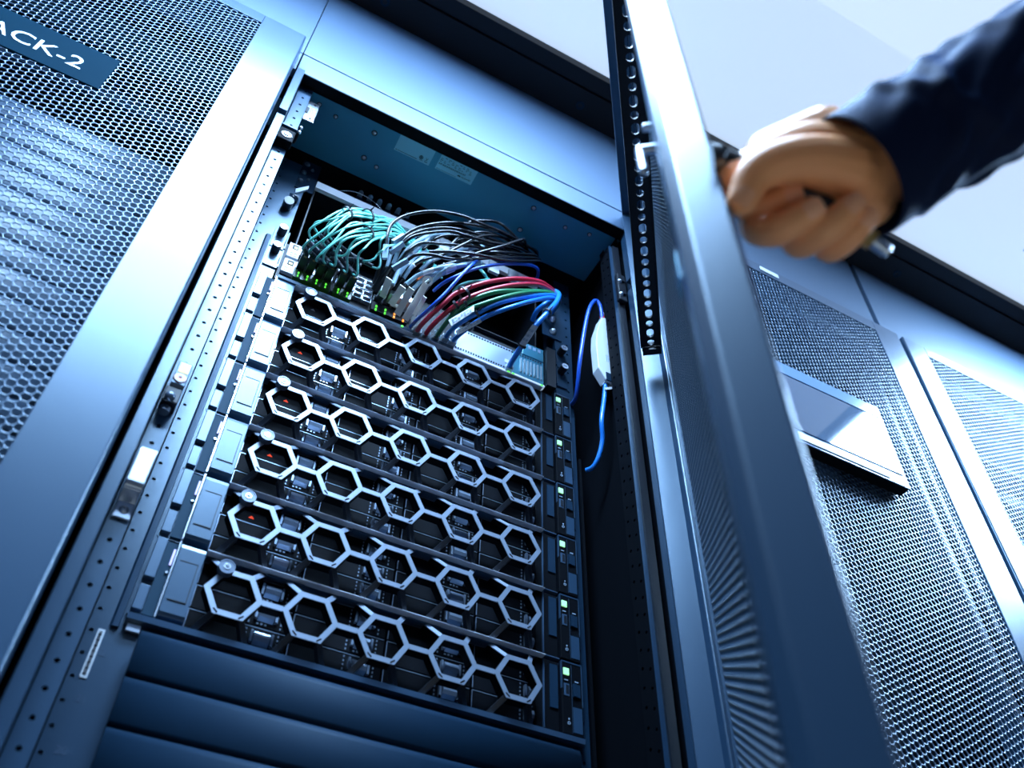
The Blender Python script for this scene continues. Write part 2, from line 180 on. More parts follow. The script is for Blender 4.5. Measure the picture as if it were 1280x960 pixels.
M = dict(
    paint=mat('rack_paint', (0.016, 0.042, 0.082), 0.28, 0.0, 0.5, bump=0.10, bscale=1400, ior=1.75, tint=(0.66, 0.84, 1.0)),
    header=mat('rack_paint_lit', (0.055, 0.095, 0.155), 0.42, 0.0, 0.5, bump=0.10, bscale=1400, ior=1.85, tint=(0.78, 0.89, 1.0)),  # rack paint lightened to carry the lamp light on headers and lintels
    post=mat('post_paint', (0.012, 0.034, 0.068), 0.28, 0.0, 0.5, bump=0.12, bscale=1600, ior=1.75, tint=(0.66, 0.84, 1.0)),
    roofp=mat('roof_paint', (0.040, 0.240, 0.400), 0.45, 0.0, 0.4),
    black=mat('black_steel', (0.0025, 0.005, 0.010), 0.5, 0.0, 0.3, bump=0.15),
    beam=mat('black_beam', (0.0015, 0.003, 0.007), 0.55, 0.0, 0.25),
    dark=mat('dark_void', (0.001, 0.002, 0.004), 0.8, 0.0, 0.05),
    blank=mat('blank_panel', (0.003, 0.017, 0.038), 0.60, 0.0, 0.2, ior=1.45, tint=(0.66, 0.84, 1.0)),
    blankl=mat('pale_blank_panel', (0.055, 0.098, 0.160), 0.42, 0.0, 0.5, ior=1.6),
    mesh=mat('perforated_steel', (0.020, 0.050, 0.095), 0.30, 0.0, 0.5, ior=1.75, tint=(0.66, 0.84, 1.0)),
    bezel=mat('bezel_satin', (0.20, 0.25, 0.33), 0.38, 0.3, 0.5, ior=1.9),
    steel=mat('bright_steel', (0.62, 0.68, 0.78), 0.28, 0.9, 0.5),
    chrome=mat('chrome', (0.80, 0.84, 0.90), 0.12, 1.0, 0.5),
    ear=mat('server_ear', (0.018, 0.044, 0.082), 0.28, 0.0, 0.5, bump=0.10, bscale=1800, ior=1.8, tint=(0.66, 0.84, 1.0)),
    ear2=mat('ear_block', (0.034, 0.068, 0.12), 0.28, 0.0, 0.5, ior=1.8, tint=(0.66, 0.84, 1.0)),
    gloss=mat('status_strip', (0.003, 0.030, 0.058), 0.6, 0.0, 0.12),
    edge=mat('polished_edge', (0.75, 0.80, 0.88), 0.2, 0.8, 0.6),
    rim=mat('bright_rim', (0.66, 0.72, 0.84), 0.35, 0.1, 0.5),
    drive=mat('drive_black', (0.0015, 0.0025, 0.0045), 0.6, 0.0, 0.06),
    latch=mat('drive_latch', (0.30, 0.38, 0.50), 0.25, 0.6, 0.5),
    lock=mat('lock_cap', (0.07, 0.10, 0.15), 0.3, 0.3, 0.7),
    white=mat('white_plastic', (0.52, 0.56, 0.62), 0.4, 0.0, 0.5),
    offw=mat('cream_plastic', (0.80, 0.80, 0.70), 0.4, 0.0, 0.5),
    paper=mat('white_label', (0.62, 0.66, 0.70), 0.55, 0.0, 0.3),
    paperb=mat('pale_blue_label', (0.22, 0.52, 0.68), 0.5, 0.0, 0.3),
    ink=mat('ink', (0.010, 0.015, 0.025), 0.6, 0.0, 0.2),
    print=mat('pale_print', (0.26, 0.34, 0.44), 0.6, 0.0, 0.2),
    printd=mat('unit_print', (0.05, 0.085, 0.14), 0.6, 0.0, 0.2),
    yellow=mat('yellow_label', (0.75, 0.50, 0.10), 0.5, 0.0, 0.4),
    gold=mat('ochre_patch', (0.30, 0.22, 0.08), 0.5, 0.0, 0.4),
    red=mat('red_print', (0.50, 0.02, 0.03), 0.5, 0.0, 0.4),
    rubber=mat('black_rubber', (0.010, 0.014, 0.022), 0.38, 0.0, 0.6),
    kblack=mat('cable_black', (0.004, 0.005, 0.007), 0.22, 0.0, 0.5),
    aqua=mat('cable_aqua', (0.16, 0.58, 0.50), 0.30, 0.0, 0.7),
    grey=mat('cable_grey', (0.24, 0.36, 0.46), 0.35, 0.0, 0.5),
    cred=mat('cable_red', (0.40, 0.012, 0.035), 0.30, 0.0, 0.6),
    cgreen=mat('cable_green', (0.010, 0.14, 0.055), 0.32, 0.0, 0.6),
    cblue=mat('cable_blue', (0.010, 0.17, 0.60), 0.28, 0.0, 0.7),
    croyal=mat('cable_royal', (0.008, 0.075, 0.45), 0.30, 0.0, 0.6),
    clear=mat('clear_plug', (0.55, 0.70, 0.80), 0.12, 0.0, 0.6, trans=0.55),
    silver=mat('silver_lip', (0.90, 0.90, 0.96), 0.5, 0.0, 0.6),
    module=mat('module_cover', (0.36, 0.46, 0.62), 0.30, 0.4, 0.7),
    modteal=mat('module_teal', (0.05, 0.22, 0.32), 0.25, 0.2, 0.6),
    green=mat('led_green', (0.02, 0.2, 0.02), 0.4, emit=(0.12, 1.0, 0.06), estr=1.3),
    greenbar=mat('led_light_pipe', (0.01, 0.03, 0.02), 0.25, emit=(0.10, 0.55, 0.05), estr=0.012),
    greenp=mat('power_button_green', (0.3, 0.6, 0.35), 0.4, emit=(0.40, 1.0, 0.45), estr=0.75),
    orange=mat('led_orange', (0.3, 0.08, 0.01), 0.4, emit=(1.0, 0.28, 0.02), estr=2.2),
    ledred=mat('led_red', (0.4, 0.03, 0.02), 0.4, emit=(1.0, 0.10, 0.05), estr=0.9),
    ledviolet=mat('led_violet', (0.3, 0.3, 0.5), 0.4, emit=(0.42, 0.40, 1.0), estr=1.2),
    shinelip=mat('painted_shine_lip', (0.5, 0.58, 0.70), 0.3, emit=(0.62, 0.78, 1.0), estr=0.5),  # emission stands in for light reflected by the bright metal lip
    glass=mat('display_glass', (0.030, 0.075, 0.14), 0.04, 0.0, 0.9, coat=0.6),
    dbez=mat('display_bezel', (0.10, 0.20, 0.34), 0.15, 0.0, 0.7),
    sign=mat('sign_blue', (0.0005, 0.018, 0.034), 0.8, 0.0, 0.03),
    signw=mat('sign_letters', (0.80, 0.83, 0.88), 0.45, 0.0, 0.4, emit=(0.8, 0.9, 1.0), estr=0.0),
    skin=mat('skin', (1.0, 0.42, 0.18), 0.42, 0.0, 0.4, bump=0.12, bscale=420, sss=0.10),
    nail=mat('nail', (1.0, 0.46, 0.25), 0.3, 0.0, 0.5),
    cloth=mat('navy_suit', (0.0015, 0.007, 0.032), 0.7, 0.0, 0.15, bump=0.35, bscale=2600),
    floor=mat('floor_tile', (0.28, 0.20, 0.13), 0.5, 0.0, 0.4),
    wall=mat('far_wall', (0.006, 0.011, 0.020), 0.6, 0.0, 0.3),
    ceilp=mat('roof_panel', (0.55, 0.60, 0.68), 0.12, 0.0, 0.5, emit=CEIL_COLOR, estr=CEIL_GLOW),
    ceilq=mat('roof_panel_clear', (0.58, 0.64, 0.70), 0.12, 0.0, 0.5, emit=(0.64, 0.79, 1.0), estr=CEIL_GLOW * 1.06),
    diff=mat('lamp_diffuser', (0.7, 0.75, 0.8), 0.5, emit=LAMP_COLOR, estr=12.0),
)
cb = M['cloth'].node_tree.nodes['Principled BSDF']
cb.inputs['Sheen Weight'].default_value = 0.22
cb.inputs['Sheen Tint'].default_value = (0.05, 0.2, 0.6, 1)
cb.inputs['Sheen Roughness'].default_value = 0.4

# ------------------------------------------------------------------ mesh building
class MB:
    def __init__(self):
        self.v = []; self.f = []; self.m = []; self.mats = []; self.smooth = []
    def mi(self, mt):
        if mt is None: return 0
        if mt not in self.mats: self.mats.append(mt)
        return self.mats.index(mt)
    def add(self, vs, fs, mt=None, smooth=False):
        o = len(self.v); k = self.mi(mt)
        self.v += [tuple(p) for p in vs]
        for f in fs:
            self.f.append(tuple(i + o for i in f)); self.m.append(k); self.smooth.append(smooth)
        return self
    def box(self, x0, x1, y0, y1, z0, z1, mt=None):
        x0, x1 = sorted((x0, x1)); y0, y1 = sorted((y0, y1)); z0, z1 = sorted((z0, z1))
        vs = [(x0,y0,z0),(x1,y0,z0),(x1,y1,z0),(x0,y1,z0),(x0,y0,z1),(x1,y0,z1),(x1,y1,z1),(x0,y1,z1)]
        fs = [(0,3,2,1),(4,5,6,7),(0,1,5,4),(1,2,6,5),(2,3,7,6),(3,0,4,7)]
        return self.add(vs, fs, mt)
    def hexa(self, q, d, mt=None):
        """prism from quad q (4 points) pushed by vector d"""
        vs = [tuple(p) for p in q] + [tuple(Vector(p) + Vector(d)) for p in q]
        return self.add(vs, [(0,1,2,3),(7,6,5,4),(0,4,5,1),(1,5,6,2),(2,6,7,3),(3,7,4,0)], mt)
    def prism(self, prof, axis, a, b, mt=None):
        """profile polygon swept along axis from a to b. profile points are the two other coords in order"""
        def P(p, t):
            if axis == 'x': return (t, p[0], p[1])
            if axis == 'y': return (p[0], t, p[1])
            return (p[0], p[1], t)
        n = len(prof)
        vs = [P(p, a) for p in prof] + [P(p, b) for p in prof]
        fs = [tuple(range(n)), tuple(range(2*n-1, n-1, -1))] + [(i, i+n, (i+1) % n + n, (i+1) % n) for i in range(n)]
        return self.add(vs, fs, mt)
    def cyl(self, p0, p1, r0, r1=None, seg=12, mt=None, smooth=True, caps=True):
        r1 = r0 if r1 is None else r1
        a = Vector(p0); b = Vector(p1); d = (b - a).normalized()
        u = d.orthogonal().normalized(); v = d.cross(u)
        vs = []
        for c, r in ((a, r0), (b, r1)):
            for i in range(seg):
                t = 2*math.pi*i/seg
                vs.append(tuple(c + u*(r*math.cos(t)) + v*(r*math.sin(t))))
        self.add(vs, [(i, (i+1) % seg, (i+1) % seg + seg, i+seg) for i in range(seg)], mt, smooth)
        if caps:
            self.add(vs[:seg], [tuple(range(seg-1, -1, -1))], mt); self.add(vs[seg:], [tuple(range(seg))], mt)
        return self
    def ring(self, c, ax, r0, r1, h, seg=20, mt=None):
        a = Vector(c); d = Vector(ax).normalized(); u = d.orthogonal().normalized(); v = d.cross(u)
        vs = []
        for (r, t) in ((r0, 0), (r1, 0), (r1, h), (r0, h)):
            for i in range(seg):
                g = 2*math.pi*i/seg
                vs.append(tuple(a + d*t + u*(r*math.cos(g)) + v*(r*math.sin(g))))
        fs = []
        for k in range(4):
            k2 = (k+1) % 4
            for i in range(seg):
                j = (i+1) % seg
                fs.append((k*seg+i, k*seg+j, k2*seg+j, k2*seg+i))
        return self.add(vs, fs, mt, False)
    def dome(self, c, ax, r, h, seg=12, rings=3, mt=None):
        a = Vector(c); d = Vector(ax).normalized(); u = d.orthogonal().normalized(); v = d.cross(u)
        vs = []
        for k in range(rings):
            t = math.pi/2*k/rings
            for i in range(seg):
                g = 2*math.pi*i/seg
                vs.append(tuple(a + d*(h*math.sin(t)) + (u*math.cos(g) + v*math.sin(g))*(r*math.cos(t))))
        vs.append(tuple(a + d*h))
        fs = []
        for k in range(rings-1):
            for i in range(seg):
                j = (i+1) % seg
                fs.append((k*seg+i, k*seg+j, (k+1)*seg+j, (k+1)*seg+i))
        for i in range(seg):
            fs.append(((rings-1)*seg+i, (rings-1)*seg+(i+1) % seg, rings*seg))
        return self.add(vs, fs, mt, True)
    def tube(self, pts, r, seg=8, sub=5, mt=None):
        pts = [Vector(p) for p in pts]
        P = [pts[0]*2 - pts[1]] + pts + [pts[-1]*2 - pts[-2]]
        path = []
        for i in range(1, len(P)-2):
            for s in range(sub):
                t = s/sub
                p0, p1, p2, p3 = P[i-1:i+3]
                path.append(0.5*((2*p1) + (p2-p0)*t + (2*p0-5*p1+4*p2-p3)*t*t + (3*p1-p0-3*p2+p3)*t*t*t))
        path.append(pts[-1])
        rs = r if isinstance(r, list) else [r]*len(path)
        if len(rs) != len(path):
            rs = list(np.interp(np.linspace(0, 1, len(path)), np.linspace(0, 1, len(rs)), rs))
        n = len(path)
        tang = [(path[min(i+1, n-1)] - path[max(i-1, 0)]).normalized() for i in range(n)]
        u = tang[0].orthogonal().normalized()
        vs = []
        for i in range(n):
            u = (u - tang[i]*u.dot(tang[i])).normalized(); v = tang[i].cross(u)
            for k in range(seg):
                g = 2*math.pi*k/seg
                vs.append(tuple(path[i] + u*(rs[i]*math.cos(g)) + v*(rs[i]*math.sin(g))))
        fs = [(i*seg+k, i*seg+(k+1) % seg, (i+1)*seg+(k+1) % seg, (i+1)*seg+k) for i in range(n-1) for k in range(seg)]
        self.add(vs, fs, mt, True)
        self.add(vs[:seg], [tuple(range(seg-1, -1, -1))], mt); self.add(vs[-seg:], [tuple(range(seg))], mt)
        self.path = path
        return self
    def holeplate(self, o, ux, uz, nrm, w, pitch, n, r, depth, seg=8, mt=None):
        """strip of n cells (w wide, pitch tall) from corner o, each with a round hole; walls go in by -nrm*depth"""
        o = Vector(o); ux = Vector(ux); uz = Vector(uz); nv = Vector(nrm)
        for k in range(n):
            c = o + uz*(pitch*(k+0.5)) + ux*(w/2)
            outer = []; inner = []
            for i in range(seg):
                t = 2*math.pi*(i+0.5)/seg
                cx, cz = math.cos(t), math.sin(t)
                s = 1/max(abs(cx), abs(cz))
                outer.append(c + ux*(cx*s*w/2) + uz*(cz*s*pitch/2))
                inner.append(c + ux*(cx*r) + uz*(cz*r))
            back = [p - nv*depth for p in inner]
            vs = outer + inner + back
            fs = []
            for i in range(seg):
                j = (i+1) % seg
                fs.append((i, j, seg+j, seg+i)); fs.append((seg+i, seg+j, 2*seg+j, 2*seg+i))
            corners = [c + ux*(a*w/2) + uz*(b*pitch/2) for a, b in ((1,1),(-1,1),(-1,-1),(1,-1))]
            b0 = len(vs); vs += corners
            # corner triangles between the octagon-projected outer points
            for q, (i, j) in enumerate(((0, 1), (2, 3), (4, 5), (6, 7))):
                fs.append((i, b0+q, j))
            self.add(vs, fs, mt)
        return self

LOC = {}
def wl(o):
    return LOC.get(o.name, Vector((0, 0, 0))) if o else Vector((0, 0, 0))

def obj(name, mb, mt=None, parent=None, local=False, bevel=0.0, label=None, kind=None, smooth_all=False, own=None):
    """one mesh object; verts are world coordinates unless local"""
    me = bpy.data.meshes.new(name)
    base = wl(parent) if parent else (Vector(own) if own else Vector((0, 0, 0)))
    vs = mb.v if local else [tuple(Vector(p) - base) for p in mb.v]
    me.from_pydata(vs, [], mb.f)
    for k in (mb.mats if any(x is not None for x in mb.mats) else [mt]):
        me.materials.append(M[k] if isinstance(k, str) else k)
    me.polygons.foreach_set('material_index', mb.m)
    me.polygons.foreach_set('use_smooth', [True]*len(mb.f) if smooth_all else mb.smooth)
    bm = bmesh.new(); bm.from_mesh(me)
    bmesh.ops.recalc_face_normals(bm, faces=bm.faces)
    bm.to_mesh(me); bm.free()
    me.update()
    o = bpy.data.objects.new(name, me)
    COL.objects.link(o)
    if parent: o.parent = parent
    elif own: o.location = own
    LOC[o.name] = base
    if bevel:
        bv = o.modifiers.new('bevel', 'BEVEL'); bv.width = bevel; bv.segments = 2; bv.limit_method = 'ANGLE'
    if label: o['label'] = label
    if kind: o['kind'] = kind
    return o

def thing(name, label, cat, loc=(0, 0, 0), group=None):
    o = bpy.data.objects.new(name, None); COL.objects.link(o)
    o.empty_display_size = 0.05
    o.location = loc; LOC[o.name] = Vector(loc)
    o['label'] = label; o['category'] = cat
    if group: o['group'] = group
    return o
def tag(o, label, cat, group=None):
    o['label'] = label; o['category'] = cat
    if group: o['group'] = group
    return o
def kids(o): return [c for c in bpy.data.objects if c.parent == o]
def copy_tree(o, loc=None, parent=None):
    ch = kids(o)
    c = o.copy(); COL.objects.link(c)
    if parent: c.parent = parent
    if loc is not None: c.location = loc
    LOC[c.name] = Vector(loc) if loc is not None else (wl(parent) if parent else wl(o))
    for k in ch: copy_tree(k, None, c)
    return c
def structure(o): o['kind'] = 'structure'; return o

def text_mb(txt, size, mt, xf, depth=0.0006, sx=1.0):
    """flat-extruded lettering as an MB; xf maps (u, v, w) of the text plane to the place it stands"""
    cu = bpy.data.curves.new('lettering', 'FONT'); cu.body = txt; cu.size = size; cu.extrude = depth/2
    cu.resolution_u = 3
    o = bpy.data.objects.new('lettering', cu); COL.objects.link(o)
    dg = bpy.context.evaluated_depsgraph_get()
    me = bpy.data.meshes.new_from_object(o.evaluated_get(dg))
    mb = MB()
    mb.add([xf(v.co.x*sx, v.co.y, v.co.z) for v in me.vertices], [tuple(p.vertices) for p in me.polygons], mt)
    bpy.data.objects.remove(o); bpy.data.curves.remove(cu); bpy.data.meshes.remove(me)
    return mb

# perforated sheet (flat-top honeycomb), built in door coordinates: x along the door, y outward, z up
def hex_mesh(x0, x1, z0, z1, y0, thick, pitch, hole):
    s = pitch/math.sqrt(3); dx = 1.5*s
    nx = int((x1-x0)/dx); nz = int((z1-z0)/pitch)
    ang = np.arange(6)*math.pi/3
    co, si = np.cos(ang), np.sin(ang)
    ii, jj = np.meshgrid(np.arange(nx), np.arange(nz), indexing='ij')
    cx = (x0 + s + ii*dx).ravel(); cz = (z0 + pitch/2 + jj*pitch + (ii % 2)*pitch/2).ravel()
    n = len(cx)
    rh = hole/math.sqrt(3)
    v = np.zeros((n, 18, 3))
    v[:, 0:6, 0] = cx[:, None] + s*co; v[:, 0:6, 2] = cz[:, None] + s*si; v[:, 0:6, 1] = y0 + thick
    v[:, 6:12, 0] = cx[:, None] + rh*co; v[:, 6:12, 2] = cz[:, None] + rh*si; v[:, 6:12, 1] = y0 + thick
    v[:, 12:18] = v[:, 6:12]; v[:, 12:18, 1] = y0
    q = []
    for i in range(6):
        j = (i+1) % 6
        q.append((i, 6+i, 6+j, j)); q.append((6+i, 12+i, 12+j, 6+j))
    f = (np.arange(n)[:, None, None]*18 + np.array(q)[None]).reshape(-1, 4)
    v = v.reshape(-1, 3)
    me = bpy.data.meshes.new('perforated_panel')
    me.vertices.add(len(v)); me.vertices.foreach_set('co', v.ravel())
    me.loops.add(f.size); me.loops.foreach_set('vertex_index', f.ravel().astype(np.int32))
    me.polygons.add(len(f)); me.polygons.foreach_set('loop_start', np.arange(0, f.size, 4, dtype=np.int32))
    me.update(calc_edges=True)
    me.materials.append(M['mesh'])
    return me

# ------------------------------------------------------------------ setting
structure(obj('floor', MB().box(-2.2, 4.2, -1.55, 1.15, -0.03, 0.0), 'floor'))
structure(obj('wall_front', MB().box(-2.2, 4.2, -1.60, -1.55, 0, 2.36), 'wall'))
structure(obj('wall_back', MB().box(-2.2, 4.2, 1.15, 1.20, 0, 2.6), 'wall'))
CZ = 2.29
ceil = bpy.data.objects.new('ceiling', None); COL.objects.link(ceil); structure(ceil)
xs = [-2.2, -1.634, -0.434, 0.766, 1.966, 3.166, 4.2]
for r, (ya, yb) in enumerate(((-0.2255, -0.5274), (-0.5274, -1.215))):
    for a, b in zip(xs[:-1], xs[1:]):
        obj('ceiling_panel', MB().box(a, b, yb, ya, CZ, CZ+0.006), 'ceilp' if r == 0 else 'ceilq', ceil)
obj('ceiling_backing', MB().box(-2.2, 4.2, -1.215, -0.2255, CZ+0.016, CZ+0.022), 'wall', ceil)
# black profiles carrying the roof panels along the rack tops
t1 = structure(obj('trim_1', MB().box(-2.2, 4.2, -0.194, 0.10, 2.26, 2.33), 'beam', bevel=0.001))
t2 = structure(obj('trim_2', MB().box(-2.2, 4.2, -0.2245, -0.1952, 2.266, 2.33), 'beam', bevel=0.001))
structure(obj('trim_3', MB().box(-2.2, 4.2, -1.36, -1.217, 2.26, 2.33), 'beam'))
for k in range(-3, 8):
    x = 0.030 + 0.405*k
    obj('screw_cap', MB().ring((x, -0.163, 2.2605), (0, 0, -1), 0.0045, 0.0085, 0.0015, mt='blank').cyl((x, -0.163, 2.2605), (x, -0.163, 2.2597), 0.0045, mt='black'), None, t1)

def ceiling_lamp(xc, yc, lx, ly, power, label):
    t = thing('ceiling_lamp', label, 'lamp', (xc, yc, CZ))
    hx, hy = lx/2, ly/2
    fr = MB()
    for a, b, c, d in ((-hx-.02, hx+.02, -hy-.02, -hy), (-hx-.02, hx+.02, hy, hy+.02), (-hx-.02, -hx, -hy, hy), (hx, hx+.02, -hy, hy)):
        fr.box(xc+a, xc+b, yc+c, yc+d, CZ-0.032, CZ-0.0005)
    obj('frame', fr, 'white', t)
    obj('diffuser', MB().box(xc-hx, xc+hx, yc-hy, yc+hy, CZ-0.018, CZ-0.012), 'diff', t)
    ld = bpy.data.lights.new('tube_light', 'AREA'); ld.shape = 'RECTANGLE'; ld.size = lx; ld.size_y = ly
    ld.energy = power; ld.color = LAMP_COLOR
    lo = bpy.data.objects.new('tube_light', ld); COL.objects.link(lo); lo.parent = t; lo.location = (0, 0, -0.022)
ceiling_lamp(0.04, -0.59, 0.90, 0.22, LAMP_POWER[0], 'wide white ceiling lamp above the aisle in front of the open rack')
ceiling_lamp(-0.20, -1.03, 1.00, 0.24, LAMP_POWER[2], 'narrow white ceiling lamp added as unseen fill along the far side of the aisle')  # unseen lamp added as fill for hand, silver lip and door edge
ceiling_lamp(2.00, -0.53, 1.04, 0.36, LAMP_POWER[1], 'wide white ceiling lamp above the aisle beyond the raised arm')

# ------------------------------------------------------------------ racks
RX = -0.0587                  # left side of the open rack
PERF = hex_mesh(0.060, 0.5345, 0.452, 1.951, 0.0205, 0.0012, 0.0088, 0.0076)
U0, UH = 0.083, 0.04445

def blank_panel_mb(x0, x1, zb, y=0.0, h=UH):
    g = 0.0007
    prof = [(y+0.012, zb+g), (y+0.001, zb+g), (y-0.001, zb+h*0.10), (y-0.0030, zb+h*0.45), (y-0.0034, zb+h*0.80), (y-0.001, zb+h*0.95), (y+0.004, zb+h-g), (y+0.012, zb+h-g)]
    mb = MB().prism(prof, 'x', x0, x1)
    mb.smooth = [len(f) == 4 for f in mb.f]
    return mb

def door_parts(parent, hinge, phi, closed):
    """door frame with its perforated sheet; local x runs from the hinge to the free edge, local y points outward"""
    f = MB()
    W = 0.588
    ti, to = (-0.014, 0.023)
    # stiles: folded profiles (x, y) swept along z
    free = [(W, to-0.002), (W-0.002, to), (0.532, to), (0.532, to-0.005), (W-0.030, to-0.005), (W-0.030, -0.002), (W-0.022, -0.008), (W-0.006, -0.008), (W, -0.001)]
    hng = [(0.064, to-0.005), (0.064, to), (0.002, to), (0.0, to-0.002), (0.0, -0.006), (0.003, ti), (0.022, ti), (0.022, to-0.005)]
    f.prism(free, 'z', 0.06, 1.972)
    f.prism(hng, 'z', 0.06, 1.972)
    f.box(0.064, 0.532, to-0.005, to, 1.945, 1.972); f.box(0.022, W-0.03, ti, to-0.005, 1.960, 1.971)
    f.box(0.064, 0.532, to-0.005, to, 0.06, 0.46); f.box(0.022, W-0.03, ti, to-0.005, 0.062, 0.09)
    # serrated edge of the perforated field
    d = obj('door', f, 'paint', parent, local=True, bevel=0.0008)
    d.location = Vector((hinge[0], hinge[1], 0)) - wl(parent)
    d.rotation_euler = (0, 0, phi)
    p = bpy.data.objects.new('perforated_panel', PERF); COL.objects.link(p); p.parent = d
    return d

def rack_shell(root, xl, closed):
    """cabinet parts shared by all racks, in world coordinates"""
    xr = xl + 0.6
    inset = 0.016
    obj('side_panel', MB().box(xl+0.0005, xl+0.0022, -0.104, 1.05, 0.03, 1.99), 'dark', root)
    obj('side_panel', MB().box(xr-0.0022, xr-0.0005, -0.104, 1.05, 0.03, 1.99), 'dark', root)
    obj('rear_panel', MB().box(xl+0.003, xr-0.003, 1.05, 1.054, 0.03, 1.99), 'dark', root)
    obj('base_plate', MB().box(xl+0.003, xr-0.003, -0.10, 1.04, 0.03, 0.05), 'black', root)
    obj('top_panel', MB().box(xl+0.003, xr-0.003, 0.004, 1.048, 1.972, 1.985), 'black', root)
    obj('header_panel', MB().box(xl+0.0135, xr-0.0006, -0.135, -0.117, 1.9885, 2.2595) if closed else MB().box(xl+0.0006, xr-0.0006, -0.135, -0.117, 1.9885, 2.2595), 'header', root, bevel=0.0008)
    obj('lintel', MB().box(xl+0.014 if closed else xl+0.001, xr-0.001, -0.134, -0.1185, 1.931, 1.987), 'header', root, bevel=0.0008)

# closed rack on the left: the one whose name plate shows
XA = RX - 0.6
rackA = thing('server_rack', 'closed dark rack carrying the RACK-2 name plate on its honeycomb door', 'server rack', (XA+0.3, 0.4, 0.0), 'server racks of the aisle')
rack_shell(rackA, XA, True)
doorA = door_parts(rackA, (XA+0.5959, -0.147), math.pi, True)
for side in (0, 1):
    x = XA+0.0137 if side == 0 else XA+0.5727
    obj('post', MB().box(x, x+0.0136, -0.105, -0.07, 0.05, 1.93), 'post', rackA)
for k in range(9, 38):
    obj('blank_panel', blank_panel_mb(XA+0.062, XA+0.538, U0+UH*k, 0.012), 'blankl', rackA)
obj('cross_bar', MB().box(XA+0.062, XA+0.538, 0.004, 0.012, 1.855, 1.892), 'ear2', rackA)

# ------------------------------------------------------------------ the open rack
XB = RX
rackB = thing('server_rack', 'open rack with its door swung out, full of honeycomb fronted servers and cables', 'server rack', (XB+0.3, 0.4, 0.0), 'server racks of the aisle')
rack_shell(rackB, XB, False)
# left frame: outer flange, post with punched holes, 19 inch rail
obj('frame_flange', MB().box(XB+0.0012, -0.0455, -0.135, -0.118, 0.05, 1.787), 'post', rackB, bevel=0.0006)
obj('frame_flange', MB().box(XB+0.0012, -0.0455, -0.139, -0.118, 1.795, 1.9305), 'post', rackB, bevel=0.0006)
def post(x0, x1, z0, z1, yf=-0.105):
    mb = MB()
    n = int((z1-z0)/0.0222)
    mb.holeplate((x0, yf, z0), (1, 0, 0), (0, 0, 1), (0, -1, 0), x1-x0, 0.0222, n, 0.0023, 0.003, mt='post')
    zt = z0 + n*0.0222
    mb.box(x0, x1, yf+0.0032, yf+0.035, z0, zt, 'drive')
    mb.box(x0, x0+0.0004, yf, yf+0.0034, z0, zt, 'post'); mb.box(x1-0.0004, x1, yf, yf+0.0034, z0, zt, 'post')
    return mb
obj('post', post(-0.0450, -0.0268, 0.60, 1.7545), None, rackB)
obj('post', post(-0.0445, -0.0240, 1.800, 1.9335, -0.112), None, rackB)
# right post shows the punched flank turned towards the servers
def flank(xf, y0, z0, z1):
    mb = MB(); n = int((z1-z0)/0.0222)
    mb.holeplate((xf, y0, z0), (0, 1, 0), (0, 0, 1), (-1, 0, 0), 0.0135, 0.0222, n, 0.0022, 0.003, mt='drive')
    mb.holeplate((xf, y0+0.0135, z0+0.007), (0, 1, 0), (0, 0, 1), (-1, 0, 0), 0.0135, 0.0222, n, 0.0022, 0.003, mt='drive')
    zt = z0+n*0.0222
    mb.box(xf+0.0032, xf+0.0174, y0+0.0002, y0+0.0268, z0, zt, 'black')
    mb.box(xf, xf+0.0174, y0-0.0008, y0, z0, zt, 'post')
    mb.box(xf+0.006, xf+0.0174, y0-0.004, y0-0.0008, z0, zt, 'black')
    return mb
obj('post', flank(0.5100, -0.105, 0.60, 1.93), None, rackB)
obj('frame_flange', MB().box(0.5278, XB+0.5985, -0.135, -0.118, 0.05, 1.775), 'post', rackB, bevel=0.0006)
obj('frame_flange', MB().box(0.5278, XB+0.5985, -0.137, -0.118, 1.800, 1.9305), 'post', rackB, bevel=0.0006)
hg = MB()
for k in range(40):
    hg.box(0.5262, 0.5284, -0.1372, -0.132, 0.92+k*0.0245, 0.92+k*0.0245+0.017)
obj('hinge_strip', hg, 'steel', rackB)
def rail(x0, x1, xh, z0, z1, mt):
    mb = MB(); n = int((z1-z0)/0.0222); w = 2*min(xh-x0, x1-xh)
    mb.holeplate((xh-w/2, 0.0015, z0), (1, 0, 0), (0, 0, 1), (0, -1, 0), w, 0.0222, n, 0.0021, 0.003, mt=mt)
    zt = z0+n*0.0222
    if xh+w/2 < x1-1e-5: mb.box(xh+w/2, x1, 0.0015, 0.0045, z0, zt, mt)
    if xh-w/2 > x0+1e-5: mb.box(x0, xh-w/2, 0.0015, 0.0045, z0, zt, mt)
    mb.box(x0, x1, 0.0047, 0.04, z0, zt, mt)
    return mb
obj('rail', rail(-0.0270, 0.0185, -0.0226, 0.60, 1.93, 'post'), None, rackB)
obj('rail_fold', MB().prism([(-0.010, 0.0012), (-0.008, -0.0015), (-0.0025, -0.0025), (-0.0018, 0.0012)], 'z', 1.063, 1.70), 'post', rackB)
obj('rail', rail(0.4640, 0.4945, 0.4862, 0.60, 1.93, 'blank'), None, rackB)
obj('cable_guide', MB().box(0.4948, 0.4990, 0.012, 0.05, 0.6, 1.52, 'black').box(0.4990, 0.5025, 0.002, 0.05, 0.6, 1.50, 'drive'), None, rackB)
for n, z in (('22', 1.0380), ('21', 0.9940), ('20', 0.9499), ('19', 0.9055)):
    obj('unit_number', text_mb(n, 0.010, 'printd', lambda u, v, w, z=z: (-0.0138+u, 0.0013-w, z-0.004+v), 0.0003), None, rackB)
rf = obj('roof_panel', MB().box(-0.0565, 0.5390, -0.1055, 0.0015, 1.950, 1.9525), 'roofp', rackB)
